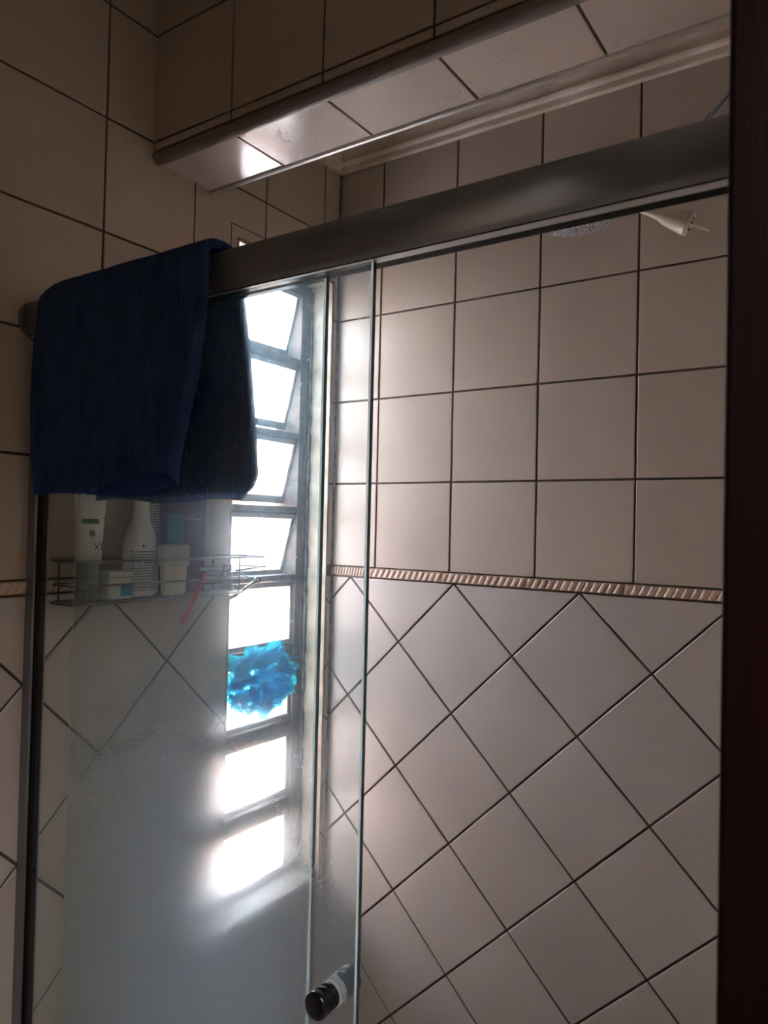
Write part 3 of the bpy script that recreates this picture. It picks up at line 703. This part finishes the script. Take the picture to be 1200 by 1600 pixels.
# ------------------------------------------------------------ towel
def towel():
    """one cloth folded lengthwise (fold on the right) and hung over the header"""
    NS, NV = 150, 230
    yc, zc_ = -0.775, 1.9135
    th = 0.0042
    grid_ = []
    def lerp(a, b, t): return a + (b - a) * t
    def sm(a, b, t):
        t = max(0, min(1, (t - a) / (b - a))); return t * t * (3 - 2 * t)
    for i in range(NS + 1):
        s = i / NS                     # 0 outer left .. 0.5 fold .. 1 inner left
        if s < 0.47: u = s / 0.47; layer = 1.0
        elif s > 0.53: u = (1 - s) / 0.47; layer = 0.0
        else:
            a = (s - 0.47) / 0.06 * PI; u = 1 + 0.012 * math.sin(a); layer = 0.5 + 0.5 * math.cos(a)
        row = []
        # bottom heights, front
        ulim = min(u, 1)
        zfo = 1.6335 + 0.002 * math.sin(7 * ulim) + 0.026 * sm(0.35, 0.75, ulim) - 0.002 * sm(.9, 1, ulim)
        zfi = 1.702 - 0.066 * sm(0.0, 0.22, ulim) - 0.004 * sm(.3, .6, ulim) + 0.012 * sm(0.72, 0.97, ulim)
        zf = lerp(zfi, zfo, layer) if (s < 0.47 or s > 0.53) else lerp(zfi, zfo, layer)
        zb = 1.634 + 0.003 * math.sin(9 * ulim + layer) + 0.018 * sm(0.86, 1.0, ulim) * layer - (0.006 * (1 - layer))
        lf = 1.915 - zf; lb = 1.915 - zb; arc = 0.14; tot = lf + arc + lb
        for j in range(NV + 1):
            d = j / NV * tot
            off = 0.003 + layer * 0.0085
            if d < lf:                                   # front drop
                t = 1 - d / lf                           # 0 at the top .. 1 at the hem
                z = 1.915 - (lf - d); y = yc - 0.0335 - off
                bulge = 0.006 * math.sin(PI * min(1, t * 1.1)) + 0.005 * t
                y -= bulge * (0.4 + 0.6 * layer)
                sp_ = 0.007 * sm(0.45, 1.0, t) * math.exp(-((u - 0.9) / 0.18) ** 2) # loop opens at the hem
                y += -sp_ * layer + sp_ * 0.5 * (1 - layer)
                xl = lerp(0.079, 0.082, t) + (0.006 * sm(.75, 1, t)) - (1 - layer) * 0.016 * (0.6 + 0.4 * t)
                xr = 0.436 - 0.012 * sm(0.1, 0.7, t) - 0.032 * sm(0.45, 1.0, t)
            elif d < lf + arc:                           # over the rail
                a = (d - lf) / arc * PI
                c_, s_ = math.cos(a), math.sin(a)
                ry = 0.0335 + off; rz = 0.031 + off
                y = yc - ry * math.copysign(abs(c_) ** 0.85, c_); z = 1.915 + rz * abs(s_) ** 0.8
                f = a / PI
                xl = lerp(0.079, 0.115, f) + 0.05 * math.sin(a) ** 2 * 0.8 - (1 - layer) * 0.010
                xr = lerp(0.436, 0.418, f) - 0.004 * math.sin(a)
                bulge = 0; t = 0
            else:                                        # back drop
                t = (d - lf - arc) / lb
                z = 1.915 - (d - lf - arc); y = yc + 0.0335 + off * 0.8 + 0.004 * math.sin(PI * t)
                xl = lerp(0.115, 0.12, t); xr = lerp(0.414, 0.452, t) - 0.02 * sm(0.93, 1.0, t)
            x = lerp(xl, xr, u)
            # soft vertical folds, stronger lower down
            front = d < lf
            amp = (0.0026 * (0.25 + 0.75 * (t if d < lf or d > lf + arc else 0)))
            w = math.sin(x * 46 + 1.3 + 2.0 * z) * 0.7 + math.sin(x * 95 + 0.7 * math.sin(z * 9)) * 0.35
            y += w * amp * (1 if front else 0.6)
            if front:   # diagonal crease low on the left and a sharp lengthwise crease
                cx = 0.11 + (1.80 - z) * 0.28
                y -= 0.0022 * math.exp(-((x - cx) / 0.006) ** 2) * sm(1.84, 1.76, -z + 3.6 if False else z) * layer
                y -= 0.0022 * math.exp(-((x - (0.355 - 0.10 * sm(0.3, 1.0, t) * 0.5)) / 0.005) ** 2) * layer
                hem = (z - zf)
                if hem < 0.034: y += 0.0012 * layer * (1 if hem > 0.0315 else 0.35)
            x += 0.0006 * math.sin(z * 700) * random.random(); y += random.gauss(0, 0.00035); z += random.gauss(0, 0.0003)
            row.append(Vector((x, y, z)))
        grid_.append(row)
    bm = bmesh.new()
    V = [[bm.verts.new(p) for p in row] for row in grid_]
    for i in range(NS):
        for j in range(NV): bm.faces.new((V[i][j], V[i + 1][j], V[i + 1][j + 1], V[i][j + 1]))
    for f in bm.faces: f.smooth = True
    return bm, grid_
bm, G = towel()
TB = Vector((0.25, -0.775, 1.943))
bmesh.ops.translate(bm, verts=bm.verts[:], vec=-TB)
tw = obj('bath_towel', bm, M_TOWEL, smooth=True); tw.location = TB
tag(tw, 'navy blue terry towel folded lengthwise and hung over the shower rail', 'towel')
so = tw.modifiers.new('thickness', 'SOLIDIFY'); so.thickness = 0.0030; so.offset = 0.0
# frayed threads along the back hem
bm = bmesh.new()
for i in range(0, len(G) // 2 + 6):
    base = G[i][-1]
    for q in range(4):
        b0 = base + Vector((random.uniform(-0.0014, 0.0014), random.uniform(-0.002, 0.002), 0))
        b1 = b0 + Vector((random.uniform(-0.0015, 0.0015), random.uniform(-0.001, 0.001), -random.uniform(0.001, 0.0042)))
        tube(bm, [b0, (b0 + b1) / 2 + Vector((random.uniform(-.0006, .0006), 0, 0)), b1], [0.00035, 0.0003, 0.00015], 4)
bmesh.ops.translate(bm, verts=bm.verts[:], vec=-TB)
fr = obj('hem_fringe', bm, M_TOWEL, tw); fr['kind'] = 'stuff'

# ------------------------------------------------------------ wire rack on the window wall
RX0, RX1, RY0, RY1 = 0.012, 0.086, -0.751, -0.322
ZF = 1.4640
rk = empty('wire_rack', (0, (RY0 + RY1) / 2, ZF)); tag(rk, 'chrome wire shower rack on the tiled wall beside the louvred window', 'rack')
RO = Vector((0, (RY0 + RY1) / 2, ZF))
def wires(name, lines, r=0.0019, n=8):
    bm = bmesh.new()
    for l in lines: tube(bm, [Vector(p) - RO for p in l], r, n)
    return obj(name, bm, M_CHROME, rk, smooth=True)
def loop(z, x0, x1, ya, yb, c=0.012):
    P = []
    for (cx, cy, a0) in ((x1 - c, yb - c, 0), (x0 + c, yb - c, PI / 2), (x0 + c, ya + c, PI), (x1 - c, ya + c, 1.5 * PI)):
        for k in range(5): a = a0 + k * PI / 8; P.append((cx + c * math.cos(a), cy + c * math.sin(a), z))
    P.append(P[0]); return P
wires('top_rail', [loop(1.5320, RX0, RX1, RY0, RY1)], 0.0021)
wires('middle_rail', [loop(1.4930, RX0, RX1 - 0.001, RY0 + 0.004, RY1 - 0.045)], 0.0018)
wires('base_rail', [loop(ZF, RX0, RX1 - 0.002, RY0 + 0.001, RY1 - 0.060)], 0.0021)
wires('base_rod', [[(x, RY0 + 0.004, ZF + 0.002), (x, RY1 - 0.063, ZF + 0.002)] for x in (0.026, 0.042, 0.058, 0.072)], 0.0013)
for y in (RY0 + 0.02, RY1 - 0.075):
    wires('rack_upright', [[(RX0, y, 1.532), (RX0, y, ZF), (RX1 - 0.002, y, ZF), (RX1 - 0.001, y, 1.493), (RX1, y, 1.532)]], 0.0016)
for y in (RY0 + 0.075, RY1 - 0.12):
    bm = bmesh.new(); lathe(bm, [(0.001, 0), (0.018, 0.0), (0.019, 0.001), (0.012, 0.005), (0.006, 0.009), (0.005, 0.0115), (0.001, 0.0115)], 24, mat=Matrix.Rotation(PI / 2, 4, 'Y'), loc=Vector((0.0004, y, 1.514)) - RO); obj('suction_cup', bm, M_CLEAR, rk, smooth=True)
# loops for razors at the right end
wires('side_loop', [[(RX1, RY1 - 0.072, 1.508), (RX1, RY1 - 0.004, 1.5125), (RX1 - 0.004, RY1, 1.513), (RX1 - 0.012, RY1 - 0.003, 1.5115), (RX1 - 0.014, RY1 - 0.05, 1.506), (RX1 - 0.014, RY1 - 0.072, 1.506)],
                    [(RX0, RY1 - 0.002, 1.532), (RX0, RY1 - 0.002, 1.511), (RX1 - 0.002, RY1 - 0.001, 1.511)]], 0.0017)

ZI = ZF + 0.0042   # tops of the base wires
def thing(name, loc, label, cat, group=None):
    o = empty(name, loc); tag(o, label, cat, group); return o
def text(body, size, loc, parent, mat, rot=(PI / 2, 0, PI / 2), align='CENTER', ex=0.0001, name='lettering'):
    c = bpy.data.curves.new(name, 'FONT'); c.body = body; c.size = size; c.align_x = align; c.align_y = 'CENTER'; c.extrude = ex
    tmp = bpy.data.objects.new(name + '_curve', c); COL.objects.link(tmp)
    me = bpy.data.meshes.new_from_object(tmp, depsgraph=bpy.context.evaluated_depsgraph_get()); bpy.data.objects.remove(tmp); bpy.data.curves.remove(c)
    me.materials.clear(); o = link(name, me, mat, parent); o.location = loc; o.rotation_euler = rot
    return o
# 1 upside-down cream tube standing on its cap
t1 = thing('cream_tube', (0.052, -0.705, ZI), 'white squeeze tube with green print standing upside down at left end of rack', 'tube')
bm = bmesh.new(); lathe(bm, [(0.002, 0), (0.018, 0), (0.0205, 0.002), (0.0205, 0.062), (0.019, 0.065), (0.002, 0.065)], 32, sx=0.8); obj('tube_cap', bm, M_CAPC, t1, smooth=True)
bm = bmesh.new(); rings = []
for k in range(14):
    f = k / 13; z = 0.065 + f * 0.125; rx = 0.016 * (1 - f) ** 0.6 + 0.0015; ry = 0.0205 + 0.011 * f
    rings.append([bm.verts.new((rx * math.cos(2 * PI * q / 36), ry * math.sin(2 * PI * q / 36), z)) for q in range(36)])
for a, b in zip(rings, rings[1:]):
    for q in range(36): bm.faces.new((a[q], a[(q + 1) % 36], b[(q + 1) % 36], b[q]))
bm.faces.new(rings[0][::-1]); bm.faces.new(rings[-1]); obj('tube_body', bm, M_WHITE, t1, smooth=True)
text('IX', 0.017, (0.0160, 0.006, 0.0875), t1, M_INK, rot=(PI / 2, PI, PI / 2))
bm = bmesh.new()
for k in range(10):
    a0, a1 = -0.85 + k * 0.12, -0.85 + (k + 1) * 0.12
    for z0_, z1_ in ((0.124, 0.132),):
        f = (z0_ - 0.065) / 0.125; rx = 0.016 * (1 - f) ** 0.6 + 0.0024; ry = 0.0205 + 0.011 * f + 0.0006
        p = [(rx * math.cos(a) , ry * math.sin(a), z) for a, z in ((a0, z0_), (a1, z0_), (a1, z1_), (a0, z1_))]
        bm.faces.new([bm.verts.new(q) for q in p])
obj('green_band', bm, M_GINK, t1)
bm = bmesh.new(); bmesh.ops.create_circle(bm, cap_ends=True, segments=18, radius=0.0055, matrix=Matrix.Translation((0.0143, -0.004, 0.1085)) @ Matrix.Rotation(PI / 2, 4, 'Y')); obj('leaf_emblem', bm, M_GINK, t1)
# 2 small white jar with blue label
t2 = thing('cream_jar', (0.060, -0.6585, ZI), 'small white lidded jar with a blue label at front left of rack', 'jar')
bm = bmesh.new(); box(bm, -0.016, 0.016, -0.0235, 0.0235, 0, 0.036, 0.003); obj('jar_body', bm, M_WHITE, t2)
bm = bmesh.new(); box(bm, -0.0168, 0.0168, -0.0243, 0.0243, 0.0364, 0.046, 0.002); obj('jar_lid', bm, M_WHITE, t2)
bm = bmesh.new(); box(bm, 0.0161, 0.0165, -0.001, 0.0232, 0.004, 0.026); obj('jar_label', bm, M_BLUEINK, t2)
# 3 white bottle with shoulders, fine print on the back
t3 = thing('lotion_bottle', (0.045, -0.600, ZI), 'white shouldered lotion bottle showing its printed back label', 'bottle')
bm = bmesh.new()
prof3 = [(0.002, 0), (0.030, 0), (0.0325, 0.002), (0.0328, 0.04), (0.0328, 0.085), (0.0315, 0.098), (0.0275, 0.112), (0.0215, 0.124), (0.0175, 0.136), (0.0160, 0.150), (0.0158, 0.172), (0.012, 0.178), (0.002, 0.178)]
lathe(bm, prof3, 40, sx=0.62, sy=1.0); obj('bottle_body', bm, M_WHITE, t3, smooth=True)
bm = bmesh.new(); nq = 14
for z0_, z1_ in ((0.028, 0.079), (0.010, 0.020)):
    for q in range(nq):
        a0, a1 = [(-0.95 + 1.75 * t / nq) for t in (q, q + 1)]
        bm.faces.new([bm.verts.new((0.0330 * 0.62 * 1.012 * math.cos(a), 0.0332 * math.sin(a), z)) for a, z in ((a0, z0_), (a1, z0_), (a1, z1_), (a0, z1_))])
obj('back_label', bm, M_PRINT, t3)
bm = bmesh.new(); bmesh.ops.create_circle(bm, cap_ends=True, segments=16, radius=0.0026, matrix=Matrix.Translation((0.0210, -0.008, 0.0875)) @ Matrix.Rotation(PI / 2, 4, 'Y')); obj('round_emblem', bm, M_INK, t3)
bm = bmesh.new(); lathe(bm, [(0.002, 0.1785), (0.0135, 0.1785), (0.0135, 0.198), (0.012, 0.200), (0.002, 0.200)], 28); obj('bottle_cap', bm, M_WHITE, t3, smooth=True)
# 4 second white bottle behind, rectangular, printed
t4 = thing('shampoo_bottle', (0.0215, -0.5615, ZI), 'flat white bottle with dense fine print behind the shouldered bottle', 'bottle')
bm = bmesh.new(); box(bm, -0.0095, 0.0095, -0.0315, 0.0305, 0, 0.185, 0.004); obj('bottle_body', bm, M_WHITE, t4)
bm = bmesh.new(); box(bm, 0.0096, 0.0098, -0.026, 0.0255, 0.065, 0.166); obj('back_label', bm, M_PRINT, t4)
# 5 purple carton
t5 = thing('purple_carton', (0.044, -0.5040, ZI), 'tall purple carton with pale lettering at back of rack', 'box')
bm = bmesh.new(); box(bm, -0.011, 0.011, -0.0455, 0.0455, 0, 0.205, 0.0012); obj('carton', bm, M_PURPLE, t5)
text('LISO', 0.0062, (0.01115, 0.010, 0.1440), t5, M_PALEINK); text('DURADOURO', 0.0062, (0.01115, 0.0135, 0.1365), t5, M_PALEINK)
bm = bmesh.new(); box(bm, 0.0111, 0.0112, -0.010, 0.032, 0.107, 0.1115); obj('small_print', bm, M_PRINTP, t5)
# 6 blue sachet box
t6 = thing('blue_packet', (0.0605, -0.5375, ZI), 'slanting blue cardboard packet between fine-print bottle and purple carton', 'packet')
bm = bmesh.new(); box(bm, -0.003, 0.003, -0.0215, 0.0215, 0, 0.145, 0.001)
for v in bm.verts: v.co.y *= 1 - 0.18 * v.co.z / 0.145
obj('packet_body', bm, M_BLUEC, t6)
# 7 cream cup in wrap
t7 = thing('soap_cup', (0.0752, -0.549, ZI), 'cream plastic cup in cloudy wrap at the front of the rack', 'cup')
bm = bmesh.new(); box(bm, -0.0088, 0.0088, -0.027, 0.027, 0, 0.083, 0.004)
for v in bm.verts:
    f = v.co.z / 0.083; v.co.x *= 0.78 + 0.22 * min(1, f * 1.6); v.co.y *= 0.86 + 0.14 * min(1, f * 1.6)
obj('cup_body', bm, M_CREAM, t7)
bm = bmesh.new(); box(bm, -0.0096, 0.0096, -0.031, 0.0285, 0.052, 0.0885, 0.004)
bmesh.ops.subdivide_edges(bm, edges=bm.edges[:], cuts=2, use_grid_fill=True)
for v in bm.verts: v.co += Vector((random.gauss(0, .0006), random.gauss(0, .0011), random.gauss(0, .0011)))
obj('cloudy_wrap', bm, M_WRAP, t7)
# razors
def razor(loc, hdir, label, hmat, L=0.092):
    t = thing('razor', loc, label, 'razor', 'disposable razors in the rack')
    h = Vector(hdir).normalized(); u, v = frame_of(h)
    bm = bmesh.new(); n = 8
    tube(bm, [h * (L * k / n) for k in range(n + 1)], [0.0030, 0.0040, 0.0044, 0.0040, 0.0044, 0.0042, 0.0048, 0.0050, 0.0040], 12)
    for k in range(5): # grip ribs
        p = h * L * (0.45 + 0.09 * k); tube(bm, [p - h * 0.0012, p + h * 0.0012], 0.0052, 12)
    obj('handle', bm, hmat, t, smooth=True)
    bm = bmesh.new(); Mx = Matrix((Vector((0, 1, 0)), h, Vector((0, 1, 0)).cross(h).normalized())).transposed().to_4x4()
    box(bm, -0.020, 0.020, -0.0125, -0.003, -0.0045, 0.0035, 0.0012); bmesh.ops.transform(bm, matrix=Mx, verts=bm.verts[:]); obj('razor_head', bm, M_CLEAR, t)
    bm = bmesh.new(); box(bm, -0.018, 0.018, -0.0118, -0.0105, -0.0052, -0.0046); bmesh.ops.transform(bm, matrix=Mx, verts=bm.verts[:]); obj('razor_blade', bm, M_CHROME, t)
    return t
razor((0.094, -0.489, 1.5075), (0.10, -0.62, -0.84), 'pink razor hanging over front rail with its handle pointing down left', M_PINK, 0.108)
razor((0.050, -0.4230, 1.497), (0.1, 0.52, -0.42), 'clear and pink razor lying in the right end of the rack', clear_plastic('pale_pink_plastic', (0.85, 0.45, 0.55), 0.35, 0.2), 0.055)
t8 = thing('clear_vial', (0.060, -0.4060, ZI), 'small clear plastic vial at the right end of the rack', 'vial')
bm = bmesh.new(); lathe(bm, [(0.001, 0), (0.0105, 0), (0.0115, 0.002), (0.0115, 0.030), (0.008, 0.035), (0.008, 0.036), (0.001, 0.036)], 24); obj('vial_body', bm, M_CLEAR, t8, smooth=True)
bm = bmesh.new(); lathe(bm, [(0.001, 0.0364), (0.0095, 0.0364), (0.0095, 0.050), (0.001, 0.050)], 24); obj('vial_cap', bm, M_CHROME, t8, smooth=True)

# ------------------------------------------------------------ loofah in the window recess
LC = Vector((-0.0335, -0.203, 1.247))
lf = empty('bath_loofah', tuple(LC)); tag(lf, 'bright blue net bath loofah hanging from the window lever', 'loofah')
bm = bmesh.new(); rnd = random.Random(3)
for k in range(95):
    # crumpled loops of net lying over one another in all directions
    ax1 = Vector((rnd.gauss(0, 1), rnd.gauss(0, 1), rnd.gauss(0, 1))).normalized(); u, v = frame_of(ax1)
    tilt_ = rnd.uniform(-0.75, 0.75); span = rnd.uniform(1.2, 2.6); a0 = rnd.uniform(0, 2 * PI); n, mrows = 30, 4
    R1 = rnd.uniform(0.72, 0.98); wdt = rnd.uniform(0.16, 0.34); p1, p2 = rnd.uniform(0, 6), rnd.uniform(0, 6); fq = rnd.uniform(3, 7); Vg = []
    for j in range(mrows):
        row = []; w_ = (j / (mrows - 1) - 0.5) * wdt
        for i in range(n):
            t = a0 + span * i / (n - 1)
            h_ = tilt_ + w_ * 0.9 + 0.05 * math.sin(fq * t + p1)
            rr_ = math.sqrt(max(0.05, 1 - tilt_ * tilt_))
            rad = R1 * (1 + 0.10 * math.sin(fq * t * 1.3 + p2) * (0.3 + j / 3) + 0.22 * (j / (mrows - 1)) ** 2 * math.sin(fq * 1.7 * t + p1))
            p = (u * math.cos(t) + v * math.sin(t)) * rr_ * rad + ax1 * h_ * rad
            row.append(bm.verts.new((max(-0.031, min(0.031, p.x * 0.0285)), p.y * 0.108, p.z * 0.078)))
        Vg.append(row)
    for j in range(mrows - 1):
        for i in range(n - 1): bm.faces.new((Vg[j][i], Vg[j][i + 1], Vg[j + 1][i + 1], Vg[j + 1][i]))
obj('net_ruffles', bm, M_NET, lf, smooth=True)
bm = bmesh.new()
cp = [LJ + Vector((0.0052, 0.004, 0.0015)), LJ + Vector((0.006, 0.006, -0.006)), LJ + Vector((0.008, 0.018, -0.045)), Vector((-0.045, -0.215, 1.36)), LC + Vector((0, -0.01, 0.06))]
tube(bm, [p - LC for p in cp], 0.0013, 6); obj('cord', bm, M_BLUEP, lf)

# ------------------------------------------------------------ electric shower
SH = Vector((0.736, -0.374, 2.060))
es = empty('electric_shower', tuple(SH)); tag(es, 'electric shower head with clear spray face and cream side outlet behind the rail', 'shower head')
bm = bmesh.new(); lathe(bm, [(0.002, 0.010), (0.056, 0.010), (0.060, 0.013), (0.061, 0.024), (0.055, 0.038), (0.040, 0.048), (0.022, 0.052), (0.014, 0.055), (0.002, 0.055)], 40); obj('shower_body', bm, M_WHITE, es, smooth=True)
bm = bmesh.new(); lathe(bm, [(0.001, 0.0015), (0.057, 0.0015), (0.060, 0.004), (0.0605, 0.0098), (0.001, 0.0098)], 48)
sf = obj('spray_face', bm, M_SPRAY, es, smooth=True)
bm = bmesh.new()
for rr_, nn in ((0.0555, 54), (0.050, 46), (0.044, 38), (0.038, 32), (0.032, 26), (0.026, 20), (0.019, 14), (0.011, 8)):
    for k in range(nn):
        a = 2 * PI * k / nn + rr_ * 50; bmesh.ops.create_cone(bm, cap_ends=True, segments=6, radius1=0.0013, radius2=0.0019, depth=0.003, matrix=Matrix.Translation((rr_ * math.cos(a), rr_ * math.sin(a), 0.0003)))
nz_ = obj('spray_nozzles', bm, M_SPRAY, sf); nz_['kind'] = 'stuff'
bm = bmesh.new(); tube(bm, [(0.0, 0.0, 0.053), (0.0, 0.02, 0.066), (0.004, 0.06, 0.085), (0.012, 0.20, 0.135), (0.015, 0.3735, 0.195)], 0.0105, 16); obj('supply_pipe', bm, M_CREAM, es, smooth=True)
# conical side outlet
A0 = Vector((0.770, -0.335, 2.106)); A1 = Vector((0.889, -0.305, 2.0475)); ax_ = (A1 - A0).normalized(); LL = (A1 - A0).length
Rz = ax_.to_track_quat('Z', 'Y').to_matrix().to_4x4()
bm = bmesh.new(); lathe(bm, [(0.0052, 0), (0.0060, LL * .3), (0.0072, LL * .55), (0.0082, LL * .635), (0.0122, LL * .715), (0.0155, LL * .86), (0.0172, LL * .955), (0.0178, LL * .96), (0.002, LL * .96)], 32, mat=Rz, loc=A0 - SH); no = obj('side_outlet', bm, M_CREAM, es, smooth=True)
bm = bmesh.new(); lathe(bm, [(0.002, LL * .965), (0.0172, LL * .965), (0.0174, LL * .995), (0.0165, LL), (0.013, LL), (0.0125, LL * 0.99), (0.002, LL * .99)], 32, mat=Rz, loc=A0 - SH); obj('outlet_cap', bm, M_CREAM, no)
bm = bmesh.new(); u_, v_ = frame_of(ax_)
for k in range(5):
    a = k * 2 * PI / 5; c = A1 - SH + (u_ * math.cos(a) + v_ * math.sin(a)) * 0.0085
    tube(bm, [c - ax_ * 0.001, c + ax_ * 0.0006], 0.0022, 6)
obj('outlet_holes', bm, M_RUST, no)
bm = bmesh.new(); tube(bm, [A1 - SH, A1 - SH + ax_ * 0.020, A1 - SH + ax_ * 0.026], [0.0022, 0.0018, 0.0023], 10); obj('outlet_pin', bm, M_CREAM, no)
# cable
cb = empty('shower_cable', (0.95, 0, 2.42)); tag(cb, 'blue and grey electric cable rising behind the rail to the wall', 'cable')
CO = Vector((0.95, 0, 2.42))
def cable(name, mat, dx, dz, ph):
    P = [Vector((0.790, -0.345, 2.118)), Vector((0.83, -0.31, 2.135)), Vector((0.865, -0.25, 2.165)), Vector((0.880, -0.19, 2.250)), Vector((0.902, -0.09, 2.345)), Vector((0.93, -0.004, 2.43))]
    pts = []
    for i in range(len(P) - 1):
        for q in range(8):
            t = q / 8; p0, p1, p2, p3 = P[max(i - 1, 0)], P[i], P[i + 1], P[min(i + 2, len(P) - 1)]
            pts.append(0.5 * ((2 * p1) + (p2 - p0) * t + (2 * p0 - 5 * p1 + 4 * p2 - p3) * t * t + (3 * p1 - p0 - 3 * p2 + p3) * t ** 3))
    pts.append(P[-1]); n = len(pts)
    pts = [p + Vector((dx * math.cos(i * .35 + ph), 0, dz * math.sin(i * .35 + ph))) - CO for i, p in enumerate(pts)]
    bm = bmesh.new(); tube(bm, pts, 0.0021, 8); obj(name, bm, mat, cb, smooth=True)
cable('wire', M_WIREB, 0.002, 0.002, 0.0); cable('wire', M_WIREB, 0.002, 0.002, 2.1); cable('wire', M_WIREG, 0.002, 0.002, 4.2)
